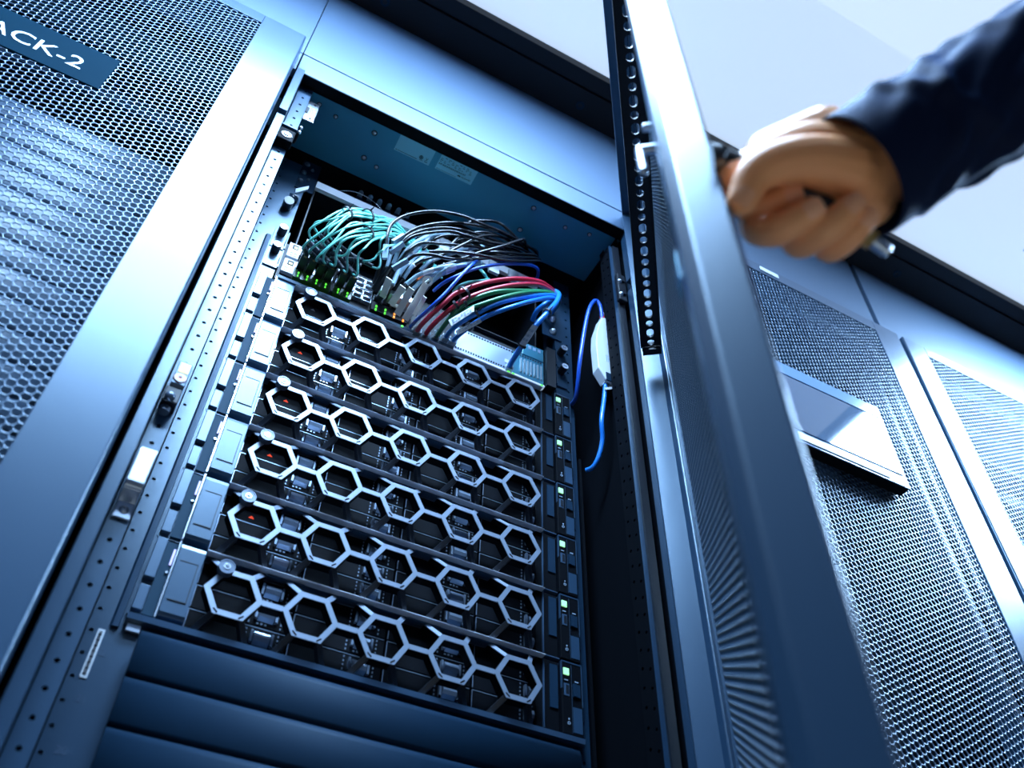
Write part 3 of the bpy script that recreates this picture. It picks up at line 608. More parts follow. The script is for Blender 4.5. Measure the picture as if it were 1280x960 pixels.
obj('roof_edge', MB().box(-0.0565, 0.5390, -0.1180, -0.1056, 1.944, 1.9560), 'drive', rackB)
obj('lintel_shade', MB().box(-0.0565, 0.5390, -0.1330, -0.1190, 1.9296, 1.9308), 'drive', rackB)  # near-black sheet added so the lintel underside reads as shaded
for p in ((-0.0084, -0.088), (0.0212, -0.081), (0.0873, -0.0359), (0.0855, -0.0847), (0.4414, -0.080), (0.4854, -0.088), (0.3753, -0.087), (0.3756, -0.0383), (0.1116, -0.030)):
    r = 0.0042 if 0.05 < p[0] < 0.44 and p[0] != 0.1116 else 0.0034
    obj('screw', MB().ring((p[0], p[1], 1.9499), (0, 0, -1), r*0.3, r*1.15, 0.0008, 14, 'black').dome((p[0], p[1], 1.9499), (0, 0, -1), r*0.92, 0.003, mt='steel'), None, rackB)
# two printed labels on the underside of the roof panel
def roof_label(x0, x1, ya, yb, kind):
    lb = obj('label', MB().box(x0, x1, ya, yb, 1.9492, 1.9498), 'paperb', rackB, label='pale printed label with fine lettering')
    mb = MB(); z0, z1 = 1.9488, 1.9492
    if kind == 0:
        for k in range(12): mb.box(x0+0.002+k*0.0032, x0+0.0046+k*0.0032, yb-0.0026, yb-0.0018, z0, z1)
        mb.ring((x1-0.0165, yb-0.0085, z1), (0, 0, -1), 0.0022, 0.0034, 0.0004, 16); mb.cyl((x1-0.0165, yb-0.0085, z1), (x1-0.0165, yb-0.0085, z0), 0.0014, seg=8)
        for s in (1, -1): mb.hexa([(x1-0.0090, yb-0.0085-s*0.003, z0), (x1-0.0085, yb-0.0085-s*0.003, z0), (x1-0.0045, yb-0.0085+s*0.003, z0), (x1-0.0050, yb-0.0085+s*0.003, z0)], (0, 0, 0.0004))
        mb.box(x1-0.009, x1-0.0045, yb-0.0042, yb-0.0034, z0, z1); mb.box(x1-0.018, x1-0.0125, yb-0.0038, yb-0.0033, z0, z1)
    else:
        for r in range(4):
            for k in range(9):
                if (r*5+k*3) % 4: mb.box(x0+0.002+k*0.0065, x0+0.002+k*0.0065+0.0022+0.0011*((k+r) % 3), ya+0.004+r*0.0028, ya+0.0048+r*0.0028, z0, z1)
        for k in range(40): mb.box(x0+0.002+k*0.0012, x0+0.002+k*0.0012+(0.0004 if k % 3 else 0.0008), ya+0.0158, ya+0.0186, z0, z1)
        for k in range(10): mb.box(x0+0.002+k*0.0036, x0+0.0048+k*0.0036, yb-0.0022, yb-0.0016, z0, z1)
        cx, cy = x1-0.0245, yb-0.0048
        for k in range(8):                                            # fan of petals
            a = math.pi*(k+0.5)/8; u = Vector((math.cos(a), -math.sin(a), 0)); v = Vector((-u.y, u.x, 0))
            c = Vector((cx, cy, z0))
            mb.hexa([tuple(c+u*0.0006), tuple(c+u*0.0020+v*0.00045), tuple(c+u*0.0033), tuple(c+u*0.0020-v*0.00045)], (0, 0, 0.0004))
        tm = text_mb('HUAWEI', 0.0040, None, lambda u, v, w: (x1-0.0205+u*1.05, cy-v, z0+0.0002+w), 0.0003)
        mb.add(tm.v, tm.f)
    obj('lettering', mb, 'ink', lb, kind='stuff')
roof_label(0.1240, 0.1855, -0.104, -0.0735, 0)
roof_label(0.1965, 0.2620, -0.104, -0.0749, 1)
# fittings on the left post
br = MB()
prof = [(-0.1052, 1.1795), (-0.1075, 1.1795), (-0.1075, 1.168), (-0.124, 1.164), (-0.1255, 1.160), (-0.1255, 1.126), (-0.123, 1.122), (-0.108, 1.117), (-0.108, 1.099), (-0.1052, 1.099), (-0.1052, 1.1145), (-0.1215, 1.1205), (-0.1225, 1.125), (-0.1225, 1.160), (-0.1215, 1.1625), (-0.1052, 1.1665)]
br.prism(prof, 'x', -0.0425, -0.0275)
b1 = obj('latch_keeper', br, 'steel', rackB, bevel=0.0008, label='bright bent steel keeper screwed to the left post')
for z in (1.174, 1.1075):
    obj('screw', MB().dome((-0.035, -0.1080, z), (0, -1, 0), 0.0040, 0.0026, mt='steel').cyl((-0.035, -0.1105, z), (-0.035, -0.1108, z), 0.0011, seg=6, mt='black'), None, b1)
b2 = obj('latch_stop', MB().prism([(-0.1052, 1.296), (-0.1075, 1.296), (-0.1075, 1.288), (-0.122, 1.284), (-0.1245, 1.280), (-0.1245, 1.2505), (-0.121, 1.248), (-0.1052, 1.2475)], 'x', -0.0415, -0.0285), 'ear2', rackB, bevel=0.0008, label='small angled stop with yellow label')
obj('sticker', MB().box(-0.0395, -0.0300, -0.1250, -0.1246, 1.2660, 1.2790), 'yellow', b2)
obj('washer', MB().ring((-0.0352, -0.1247, 1.2585), (0, -1, 0), 0.0018, 0.0056, 0.0012, mt='white').ring((-0.0352, -0.1247, 1.2585), (0, -1, 0), 0.0056, 0.0060, 0.0009, mt='red').cyl((-0.0352, -0.1247, 1.2585), (-0.0352, -0.1252, 1.2585), 0.0018, mt='red'), None, b2)
obj('stop_block', MB().box(-0.0435, -0.0285, -0.1225, -0.1052, 1.2280, 1.2470, 'black'), None, b2, bevel=0.001)
obj('bolt', MB().cyl((-0.0370, -0.1130, 1.2275), (-0.0370, -0.1130, 1.2210), 0.0052, mt='lock').dome((-0.0370, -0.1240, 1.2330), (0, -1, -0.3), 0.0052, 0.0035, mt='lock'), None, b2)
obj('screw', MB().dome((-0.035, -0.1076, 1.292), (0, -1, 0), 0.0028, 0.0018, mt='chrome'), None, b2)
bc = obj('barcode_label', MB().box(-0.0172, -0.0112, 0.0006, 0.0014, 1.0110, 1.0580), 'paper', rackB, label='narrow white barcode label on the left rail')
bb = MB()
for k in range(24): bb.box(-0.0158, -0.0128, 0.0002, 0.0006, 1.0135+k*0.0018, 1.0135+k*0.0018+(0.0006 if k % 3 else 0.0012))
obj('barcode', bb, 'ink', bc, kind='stuff')
hb = obj('hinge_block', MB().box(-0.0470, -0.0235, -0.1195, -0.1052, 1.7560, 1.7860), 'drive', rackB, bevel=0.002)
obj('screw', MB().ring((-0.0345, -0.1196, 1.7690), (0, -1, 0), 0.0045, 0.0078, 0.001, mt='chrome').dome((-0.0345, -0.1196, 1.7690), (0, -1, 0), 0.0043, 0.002, mt='chrome'), None, hb)
obj('hinge_lip', MB().box(-0.0480, -0.0238, -0.1215, -0.106, 1.7895, 1.7935), 'post', hb)
ct = obj('catch_plate', MB().box(-0.0250, -0.0072, -0.1030, -0.1010, 1.8610, 1.9180, 'edge').box(-0.0252, -0.0195, -0.1042, -0.1030, 1.8800, 1.8960, 'black'), None, rackB, bevel=0.0006)
for z in (1.868, 1.911): obj('screw', MB().cyl((-0.0135, -0.1030, z), (-0.0135, -0.1038, z), 0.0012, mt='ink', seg=8), None, ct)
for z in (1.846, 1.832): obj('screw', MB().dome((-0.0205, -0.095, z), (0.3, -1, 0), 0.0032, 0.003, mt='steel').cyl((-0.0205, -0.095, z), (-0.022, -0.075, z), 0.002, mt='black'), None, rackB)
# fittings on the right post
rc = obj('latch_block', MB().box(0.5112, 0.5268, -0.1180, -0.1092, 1.7480, 1.8170), 'black', rackB, bevel=0.002)
for z in (1.7960, 1.7620): obj('bolt', MB().dome((0.5150, -0.1180, z), (0, -1, 0), 0.0040, 0.0036, mt='steel').box(0.5165, 0.5235, -0.1215, -0.1180, z-0.001, z+0.007, 'black'), None, rc)
obj('clip', MB().box(0.5262, 0.5445, -0.1400, -0.1376, 1.7760, 1.7990), 'black', rackB)
# blank panels under the servers
for k in range(9):
    zt = 1.0557 - 0.04445*k
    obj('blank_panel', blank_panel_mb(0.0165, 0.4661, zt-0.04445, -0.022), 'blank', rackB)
obj('shelf_lip', MB().prism([(-0.004, 1.0685), (-0.009, 1.0700), (-0.010, 1.0755), (0.30, 1.0755), (0.30, 1.0685)], 'x', 0.0010, 0.4820), 'ear2', rackB)
obj('shelf_foot', MB().box(0.004, 0.016, -0.004, 0.0, 1.0610, 1.0680, 'steel'), None, rackB)

# the swung-out door
TH = math.radians(52.7)
doorB = door_parts(rackB, (XB+0.6, -0.135), math.pi+TH, False)
bar = MB()                                                            # slotted stiffener lying flat: round and long holes in turn
BZ = 1.560; t0_, t1_ = -0.0125, 0.0125
def slot_cell(xa, xb, hl, hw):
    cx = (xa+xb)/2; cy = -0.0005; seg = 12
    outer, inner = [], []
    for i in range(seg):
        t = 2*math.pi*(i+0.5)/seg; c, s = math.cos(t), math.sin(t)
        k = 1/max(abs(c), abs(s))
        outer.append((cx+c*k*(xb-xa)/2, cy+s*k*(t1_-t0_)/2, BZ))
        ex = hl-hw
        inner.append((cx+(ex if c > 0 else -ex)+hw*c, cy+hw*s, BZ))
    back = [(a, b, c+0.0035) for a, b, c in inner]
    fs = []
    for i in range(seg):
        j = (i+1) % seg
        fs += [(i, j, seg+j, seg+i), (seg+i, seg+j, 2*seg+j, 2*seg+i)]
    bar.add(outer+inner+back, fs)
    for sx, sz, ids in ((1, 1, (1, 0)), (-1, 1, (4, 5)), (-1, -1, (7, 6)), (1, -1, (10, 11))):
        bar.add([outer[ids[0]], outer[ids[1]], (cx+sx*(xb-xa)/2, cy+sz*(t1_-t0_)/2, BZ)], [(0, 1, 2)])
x = 0.060; k = 0
while x < 0.530:
    if k % 2: slot_cell(x, x+0.0190, 0.0072, 0.0048); x += 0.0190
    else: slot_cell(x, x+0.0140, 0.0050, 0.0047); x += 0.0140
    k += 1
bar.box(0.060, x, t0_-0.0005, t0_-0.002, BZ-0.002, BZ+0.010); bar.box(0.060, x, t1_-0.0005, t1_+0.001, BZ-0.002, BZ+0.010)
bar.box(0.050, 0.0598, t0_, t1_, BZ-0.006, BZ+0.010)
obj('stiffener_bar', bar, 'black', doorB, local=True)
lt = MB().cyl((0.558, -0.006, 1.180), (0.558, -0.0170, 1.180), 0.0038).cyl((0.558, -0.0170, 1.182), (0.558, -0.0170, 1.152), 0.0034).dome((0.558, -0.0170, 1.152), (0, 0, -1), 0.0034, 0.003).dome((0.558, -0.0170, 1.182), (0, 0, 1), 0.0036, 0.003)
obj('lock_cam', lt, 'steel', doorB, local=True)
obj('lock_stud', MB().cyl((0.560, -0.004, 1.208), (0.560, -0.0115, 1.208), 0.0032).dome((0.560, -0.0115, 1.208), (0, -1, 0), 0.0032, 0.002), 'steel', doorB, local=True)
obj('sticker', MB().box(0.552, 0.566, -0.0092, -0.0082, 1.02, 1.045), 'modteal', doorB, local=True)
# handle that the hand pulls: black lever lifted out of the outer face
lv = MB(); L = [Vector(p) for p in DAT['lever']]
lv.tube([L[0], L[0].lerp(L[1], 0.5), L[1], L[1].lerp(L[2], 0.55)], [0.0085, 0.0080, 0.0075, 0.007], 10, 4, 'rubber')
a = L[1].lerp(L[2], 0.5); dvec = (L[2]-L[1]).normalized()
lv.cyl(a, a+dvec*0.013, 0.0062, 0.0060, 12, 'gold'); lv.cyl(a+dvec*0.013, a+dvec*0.0225, 0.0042, 0.0040, 12, 'steel'); lv.dome(a+dvec*0.0225, dvec, 0.0040, 0.002, mt='chrome')
n3 = Vector((math.sin(TH), -math.cos(TH), 0))
lv.cyl(L[0], L[0]-n3*0.006, 0.010, 0.012, 12, 'rubber')
hd = obj('handle', lv, None, None, local=False)
hd.parent = doorB
bpy.context.view_layer.update()
hd.matrix_parent_inverse = doorB.matrix_world.inverted()

# closed racks beyond the open door
def closed_copy(xl, label):
    return copy_tree(rackA, (xl+0.3, 0.4, 0.0))
rackC = closed_copy(XB+0.5875, ''); rackC['label'] = 'closed rack with a small display screen fixed to its mesh door'
rackD = closed_copy(XB+1.1880, ''); rackD['label'] = 'closed rack at the far right end, bright plain mesh door without a screen'
# name plate on the left door
npl = obj('name_plate', MB().box(-0.470, -0.2400, -0.1700, -0.1662, 1.5975, 1.6745), 'sign', rackA, bevel=0.0008, label='dark blue name plate with white lettering RACK-2')
tm = text_mb('RACK-2', 0.0395, 'signw', lambda u, v, w: (-0.4215+u, -0.1702-w, 1.6170+v), 0.0006, sx=1.0)
us = [p[0] for p in tm.v]; ax0, ax1 = min(us), max(us)
tm.v = [(-0.3935 + (p[0]-ax0)*(0.1250/(ax1-ax0)), p[1], 1.6185+(p[2]-1.6170)*0.92) for p in tm.v]
obj('lettering', tm, None, npl)
# display on the next door
dp = obj('display_panel', MB().box(0.715, 0.9365, -0.1885, -0.1712, 1.4845, 1.6540), 'drive', rackC, bevel=0.0015)
obj('front_frame', MB().box(0.715, 0.9365, -0.1901, -0.1886, 1.4848, 1.6538), 'dbez', dp)
obj('screen', MB().box(0.720, 0.9320, -0.1915, -0.1902, 1.5080, 1.6230), 'glass', dp)
obj('bezel_band', MB().box(0.719, 0.9300, -0.1912, -0.1902, 1.6270, 1.6500), 'dbez', dp)
obj('control_strip', MB().box(0.735, 0.9000, -0.1914, -0.1902, 1.4890, 1.5030, 'paper'), None, dp)
obj('sticker', MB().box(0.7917, 0.8330, -0.1714, -0.1706, 1.9530, 1.9640), 'white', rackC)
# corner fittings of the seam between the far racks

# ------------------------------------------------------------------ servers
SZ = 1.0766; SH = 0.0889
def seg_bar(mb, a, b, w, d, mt=None, ext=0.28):
    """bar between two points of the bezel face, w wide in the face, d deep (towards +y)"""
    a = Vector(a); b = Vector(b); t = (b-a).normalized()
    face = Vector((0, -1, 0)); side = t.cross(face).normalized()*(w/2)
    e = t*(w*ext)
    q = [a-e+side, b+e+side, b+e-side, a-e-side]
    mb.hexa([tuple(p) for p in q], (0, d, 0), mt)

def make_server():
    t = thing('rack_server', '', 'server', (0.2413, 0, 0), 'honeycomb fronted servers in the open rack')
    X = -0.2413                                                       # local x of the left ear edge
    def B(x0, x1, y0, y1, z0, z1, mt=None, mb=None):
        return (mb or MB()).box(X+x0, X+x1, y0, y1, z0, z1, mt)
    obj('chassis', B(0.0205, 0.4620, 0.016, 0.72, 0.0016, 0.0868), 'drive', t, local=True)
    # lid and floor edges that frame the bezel
    fr = MB()
    fr.prism([(0.0005, 0.0852), (0.0005, 0.0866), (0.016, 0.0866), (0.016, 0.0852)], 'x', X+0.0505, X+0.4570)
    fr.prism([(-0.0015, 0.0018), (-0.0015, 0.0032), (0.016, 0.0032), (0.016, 0.0018)], 'x', X+0.0505, X+0.4570)
    obj('bezel_frame', fr, 'ear2', t, local=True, bevel=0.0003)
    lip = MB()
    lip.prism([(-0.0080, 0.0862), (-0.0086, 0.0869), (-0.0080, 0.0876), (0.016, 0.0876), (0.016, 0.0862)], 'x', X+0.0505, X+0.4350)
    obj('lid_edge', lip, 'rim', t, local=True)
    for xa, xb in ((0.128, 0.145), (0.206, 0.222), (0.283, 0.300), (0.360, 0.378)):
        obj('lid_tab', B(xa-0.014, xb+0.008, -0.0020, 0.004, 0.0838, 0.0851), 'ear2', t, local=True)
    # honeycomb
    hx = MB(); wk = MB(); s = 0.02583; hh = s*math.sqrt(3)/2; zc = 0.0397; yf = -0.020; w = 0.0056; d = 0.012
    def face_bar(a, b, dd=0.008, ext=0.0):
        a = Vector(a) + Vector((0, 0.0002, 0)); b = Vector(b) + Vector((0, 0.0002, 0))
        t_ = (b-a).normalized(); a = a + t_*(w*0.42)
        if ext: b = b - t_*(w*0.42)
        seg_bar(hx, a, b, w, 0.0012, ext=0.0)
        o_ = Vector((0, 0.0013, 0)); seg_bar(wk, a+o_, b+o_, w*0.90, dd, ext=0.0)
    def hex_ring(mb, c, r0, r1, ya, yb):
        vs = []
        for (rr, yy) in ((r1, ya), (r0, ya), (r0, yb), (r1, yb)):
            for k in range(6):
                vs.append((X+c+rr*math.cos(math.pi/3*k), yy, zc+rr*math.sin(math.pi/3*k)))
        mb.add(vs, [(q*6+k, q*6+(k+1) % 6, ((q+1) % 4)*6+(k+1) % 6, ((q+1) % 4)*6+k) for q in range(4) for k in range(6)])
    cs = [0.0847+0.0775*k for k in range(5)]
    struts = []
    for i, c in enumerate(cs):
        V = [(X+c+s*math.cos(a), yf, zc+s*math.sin(a)) for a in [math.pi/3*k for k in range(6)]]
        hex_ring(hx, c, s-w/math.sqrt(3), s+w/math.sqrt(3), yf, yf+0.0012)
        hex_ring(wk, c, s-w*0.9/math.sqrt(3), s+w*0.9/math.sqrt(3), yf+0.0013, yf+0.0135)
        TR, TL, BL, BR = V[1], V[2], V[4], V[5]
        face_bar(TR, (TR[0]+s*0.5*0.98, -0.001, zc+2*hh*0.985), 0.008)
        face_bar(TL, (TL[0]-s*0.5*0.98, -0.001, zc+2*hh*0.985), 0.008)
        for P, sg in ((BL, -1), (BR, 1)):
            low = MB(); seg_bar(low, P, (P[0]+sg*0.0115, -0.003, 0.0034), w*1.1, d*0.8)
            struts.append(low)
        if i < 4:
            R0 = V[0]; L1 = (X+cs[i+1]-s, yf, zc)
            face_bar(R0, L1, 0.012, 1)
    hb_ = obj('honeycomb_bezel', hx, 'bezel', t, local=True)
    obj('inner_wall', wk, 'drive', hb_, local=True)
    for low in struts: obj('lower_strut', low, 'rubber', t, local=True, bevel=0.0005)
    # round key lock on the first cell
    lk = obj('key_lock', MB().cyl((X+0.0705, -0.0195, 0.0620), (X+0.0705, -0.0270, 0.0622), 0.0080, seg=20).ring((X+0.0705, -0.0270, 0.0622), (0, -1, 0.03), 0.0070, 0.0080, 0.0006, 20), 'lock', t, local=True)
    obj('key_slot', MB().ring((X+0.0705, -0.0271, 0.0622), (0, -1, 0.03), 0.0022, 0.0033, 0.0006, 14).box(X+0.0700, X+0.0710, -0.0277, -0.0271, 0.0622, 0.0660), 'edge', lk, local=True)
    # drive carriers, four by three
    for r in range(3):
        for c in range(4):
            xa = 0.0510+0.1008*c; xb = xa+0.0990; za = 0.0045+0.0268*r; zb = za+0.0255
            dm = B(xa, xb, 0.0085, 0.0158, za, zb)
            dr = obj('drive_carrier', dm, 'drive', t, local=True, bevel=0.0006)
            lm = MB()
            cx = xa+0.074
            lm.prism([(0.0085, za+0.006), (0.0035, za+0.009), (0.0018, za+0.013), (0.0035, za+0.018), (0.0085, za+0.021)], 'x', X+cx-0.008, X+cx+0.008)
            lm.box(X+cx-0.0115, X+cx-0.0092, 0.004, 0.0086, za+0.007, za+0.020); lm.box(X+cx+0.0092, X+cx+0.0115, 0.004, 0.0086, za+0.007, za+0.020)
            obj('latch', lm, 'latch', dr, local=True)
            dt = MB()
            for k in range(5):
                for q in (-0.0165, 0.0155): dt.box(X+cx+q, X+cx+q+0.0014, 0.0076, 0.0086, za+0.002+k*0.0046, za+0.0040+k*0.0046)
            for k in range(3): dt.box(X+cx-0.008+k*0.004, X+cx-0.0058+k*0.004, 0.0076, 0.0086, za+0.0022, za+0.0036+0.0006*(k % 2))
            dt.box(X+xa+0.0008, X+xb-0.0008, 0.0079, 0.0086, zb-0.0009, zb-0.0003); dt.box(X+xa+0.0004, X+xa+0.0012, 0.0079, 0.0086, za+0.001, zb-0.001)
            obj('vent_slots', dt, 'latch', dr, local=True, kind='stuff')
    # left ear
    obj('ear_plate', B(0.0, 0.0240, -0.0008, 0.0008, 0.0010, 0.0880, mb=B(0.0, 0.0008, -0.0030, -0.0008, 0.0010, 0.0880)), 'ear', t, local=True)
    obj('ear_block', B(0.0016, 0.0118, -0.0075, -0.0008, 0.0405, 0.0865), 'ear2', t, local=True, bevel=0.0006)
    obj('ear_block', B(0.0016, 0.0112, -0.0060, -0.0008, 0.0060, 0.0325), 'ear2', t, local=True, bevel=0.0006)
    es = obj('status_strip', B(0.0120, 0.0226, -0.0030, -0.0008, 0.0040, 0.0865), 'gloss', t, local=True)
    obj('status_light', B(0.0200, 0.0220, -0.0042, -0.0030, 0.0610, 0.0790), 'ledviolet', es, local=True)
    obj('status_dot', MB().cyl((X+0.0204, -0.0030, 0.0520), (X+0.0204, -0.0046, 0.0520), 0.0014, seg=8), 'edge', es, local=True)
    obj('ear_edge', B(0.0228, 0.0242, -0.0085, 0.001, 0.0020, 0.0872), 'edge', t, local=True)
    rl = obj('release_latch', MB().prism([(0.004, 0.0030), (-0.0065, 0.0055), (-0.0085, 0.0090), (-0.0095, 0.0800), (-0.0080, 0.0850), (0.004, 0.0850)], 'x', X+0.0246, X+0.0500), 'ear', t, local=True, bevel=0.0008)
    rc_ = MB()
    x0, x1, z0_, z1_ = X+0.0285, X+0.0462, 0.0220, 0.0660
    for a, b, c, e in ((x0, x1, z1_-0.0006, z1_), (x0, x1, z0_, z0_+0.0006), (x1-0.0007, x1, z0_, z1_)):
        rc_.box(a, b, -0.0097, -0.0088, c, e)
    obj('thumb_recess', rc_, 'black', rl, local=True)
    # right end: bezel cheek, ear with button and sockets
    ck = B(0.4268, 0.4560, 0.0000, 0.016, 0.0020, 0.0866, mb=B(0.4360, 0.4372, -0.0025, 0.0, 0.0030, 0.0860))
    obj('bezel_cheek', ck, 'drive', t, local=True, bevel=0.0005)
    obj('cheek_strip', B(0.4352, 0.4360, -0.0030, 0.0, 0.0040, 0.0850), 'ear2', t, local=True)
    obj('cheek_panel', B(0.4440, 0.4540, -0.0016, 0.0, 0.0300, 0.0820), 'blank', t, local=True)
    re_ = obj('ear_plate', B(0.4565, 0.4826, -0.0060, 0.0008, 0.0020, 0.0872), 'drive', t, local=True, bevel=0.0005)
    em = MB(); B(0.4565, 0.4826, -0.0066, -0.0040, 0.0860, 0.0876, mb=em); B(0.4818, 0.4828, -0.0066, -0.003, 0.0360, 0.0876, mb=em); B(0.4563, 0.4570, -0.0066, -0.003, 0.0540, 0.0876, mb=em)
    B(0.4688, 0.4692, -0.0063, -0.005, 0.0040, 0.0840, mb=em)
    obj('ear_rim', em, 'ear', re_, local=True)
    pb = obj('power_button', B(0.4585, 0.4655, -0.0074, -0.0060, 0.0705, 0.0785), 'greenp', re_, local=True)
    ub = MB(); B(0.4590, 0.4655, -0.0068, -0.0060, 0.0455, 0.0600, mb=ub)
    obj('usb_socket', ub, 'ear2', re_, local=True)
    obj('usb_tongue', B(0.4612, 0.4648, -0.0072, -0.0060, 0.0475, 0.0582), 'black', re_, local=True)
    obj('video_socket', B(0.4700, 0.4738, -0.0090, -0.0060, 0.0460, 0.0610, mb=B(0.4738, 0.4790, -0.0080, -0.0060, 0.0460, 0.0610, 'blank')), None, re_, local=True)
    obj('pull_tab_plate', B(0.4700, 0.4812, -0.0066, -0.0060, 0.0050, 0.0340), 'ear', re_, local=True)
    pi_ = MB().ring((X+0.4640, -0.0066, 0.0140), (0, -1, 0), 0.0012, 0.0019, 0.0005, 10).box(X+0.4634, X+0.4648, -0.0070, -0.0064, 0.0178, 0.0196).box(X+0.4596, X+0.4640, -0.0070, -0.0064, 0.0636, 0.0646).box(X+0.4730, X+0.4775, -0.0070, -0.0064, 0.0640, 0.0652)
    obj('port_marks', pi_, 'print', re_, local=True, kind='stuff')
    return t
proto = make_server()
names = ['topmost honeycomb server, right under the cables, its lock cap shining white',
         'second honeycomb server from the top of the stack of six',
         'third honeycomb server from the top of the stack of six',
         'fourth honeycomb server from the top, third above the blank panels',
         'fifth honeycomb server from the top, second above the blank panels',
         'lowest honeycomb server, resting right above the blank panels']
servers = []
for i, nm in enumerate(names):
    o = proto if i == 0 else copy_tree(proto)
    o.location = (0.2413, 0, SZ+SH*(5-i)); LOC[o.name] = Vector(o.location)
    o['label'] = nm
    servers.append(o)
for i, o in enumerate(servers):                                       # little lit mark inside the first cell
    if i < 5:
        mk = MB().prism([(-0.0035, 0.0), (0.0035, 0.0), (0.0, 0.0035)], 'y', -0.001, 0.0)
        mk.v = [(p[0]*0.8 + 0.0818-0.2413, -0.0060+p[1], p[2]*0.8+0.0520) for p in mk.v]
        obj('status_mark', mk, 'white' if i == 0 else 'ledred', o, local=True)

# ------------------------------------------------------------------ network switch over the servers
sw = thing('network_switch', 'network switch crowded with plugs and coloured cables above the servers', 'switch', (0.2413, 0.1, 1.610))
obj('chassis', MB().box(0.0210, 0.4620, 0.012, 0.50, 1.6122, 1.7010), 'black', sw)
obj('front_panel', MB().box(0.0210, 0.2880, 0.002, 0.0118, 1.6175, 1.7005), 'black', sw)
obj('front_sill', MB().prism([(-0.006, 1.6122), (-0.007, 1.6165), (0.011, 1.6170), (0.011, 1.6122)], 'x', 0.0250, 0.2880), 'ear', sw)
for a, b, nm in ((-0.0005, 0.0212, 'left'), (0.4622, 0.4826, 'right')):
    for z in (1.6545, 1.6985):
        cx = (a+b)/2-0.001 if nm == 'left' else 0.4712
        kn = obj('ear_plate', MB().box(a, b, -0.0010, 0.0012, z-0.0200, z+0.0215).box(a if nm == 'right' else b-0.002, a+0.002 if nm == 'right' else b, -0.004, -0.001, z-0.0195, z+0.021), 'ear2' if nm == 'left' else 'blank', sw, bevel=0.0004)
        zz = z+0.0135
        obj('thumb_screw', MB().cyl((cx, -0.0010, zz), (cx, -0.0150, zz), 0.0062, seg=16, mt='rubber').cyl((cx, -0.0150, zz), (cx, -0.0158, zz), 0.0056, seg=16, mt='steel').box(cx-0.003, cx+0.003, -0.0162, -0.0157, zz-0.0005, zz+0.0005, 'ink'), None, kn)
        obj('tab_slot', MB().box((b-0.0030) if nm == 'left' else a+0.0028, (b-0.0010) if nm == 'left' else a+0.0046, -0.0016, -0.0008, z-0.010, z+0.004), 'ink', kn)
for z0_, z1_ in ((1.6680, 1.7000), (1.6320, 1.6620)):
    wmod = obj('port_module', MB().box(0.0252, 0.0425, -0.0040, 0.0030, z0_, z1_), 'white', sw, bevel=0.0006, label='small white port module with yellow contact')
    obj('socket', MB().box(0.0305, 0.0390, -0.0046, -0.0038, z1_-0.0130, z1_-0.0035, 'ink').box(0.0325, 0.0375, -0.0050, -0.0045, z1_-0.0125, z1_-0.0075, 'yellow'), None, wmod)
    obj('light_grid', MB().box(0.0290, 0.0335, -0.0045, -0.0038, z0_+0.003, z0_+0.0075).box(0.0350, 0.0395, -0.0045, -0.0038, z0_+0.003, z0_+0.0075).box(0.0290, 0.0335, -0.0045, -0.0038, z0_+0.009, z0_+0.0135).box(0.0350, 0.0395, -0.0045, -0.0038, z0_+0.009, z0_+0.0135), 'ear2', wmod)
for a, b in ((0.0432, 0.0958), (0.1010, 0.1275), (0.1580, 0.2130)):
    obj('light_pipe', MB().box(a, b, -0.0060, 0.0015, 1.6265, 1.6440), 'greenbar' if a < 0.15 else 'black', sw)
PX = [0.0490, 0.0620, 0.0755, 0.0890, 0.1075, 0.1210]
for x in PX:
    obj('status_light', MB().box(x-0.0011, x+0.0011, -0.0072, -0.0058, 1.6350, 1.6385, 'green').box(x-0.0009, x+0.0009, -0.0072, -0.0058, 1.6290, 1.6315, 'green'), None, sw)
for x, mtn in ((0.1650, 'green'), (0.1790, 'green'), (0.1930, 'orange'), (0.2070, 'orange')):
    obj('status_light', MB().box(x-0.0012, x+0.0012, -0.0072, -0.0058, 1.6330, 1.6372, mtn).box(x-0.0012, x+0.0012, -0.0072, -0.0058, 1.6258, 1.6298, mtn), None, sw)
obj('status_light', MB().box(0.2055, 0.2085, -0.0080, -0.0068, 1.6130, 1.6160), 'green', sw)
# four empty cages
for cx in (0.1355, 0.1495):
    for cz in (1.6440, 1.6560, 1.6690, 1.6810):
        cg = MB()
        for a, b, c, d in ((-.0066, .0066, .0042, .0050), (-.0066, .0066, -.0050, -.0042), (-.0066, -.0058, -.0042, .0042), (.0058, .0066, -.0042, .0042)):
            cg.box(cx+a, cx+b, -0.0050, 0.0018, cz+c, cz+d)
        cg.box(cx-0.0012, cx+0.0012, -0.0056, -0.0048, cz+0.0036, cz+0.0056)
        obj('port_cage', cg, 'steel', sw)
# cages behind the plugs
for x in PX+[0.1650, 0.1790, 0.1930, 0.2070]:
    for cz in (1.6530, 1.6830):
        cg = MB()
        for a, b, c, d in ((-.0066, .0066, .0056, .0064), (-.0066, -.0059, -.0060, .0056), (.0059, .0066, -.0060, .0056)):
            cg.box(x+a, x+b, -0.0065, 0.0018, cz+c, cz+d)
        obj('port_cage', cg, 'steel', sw)
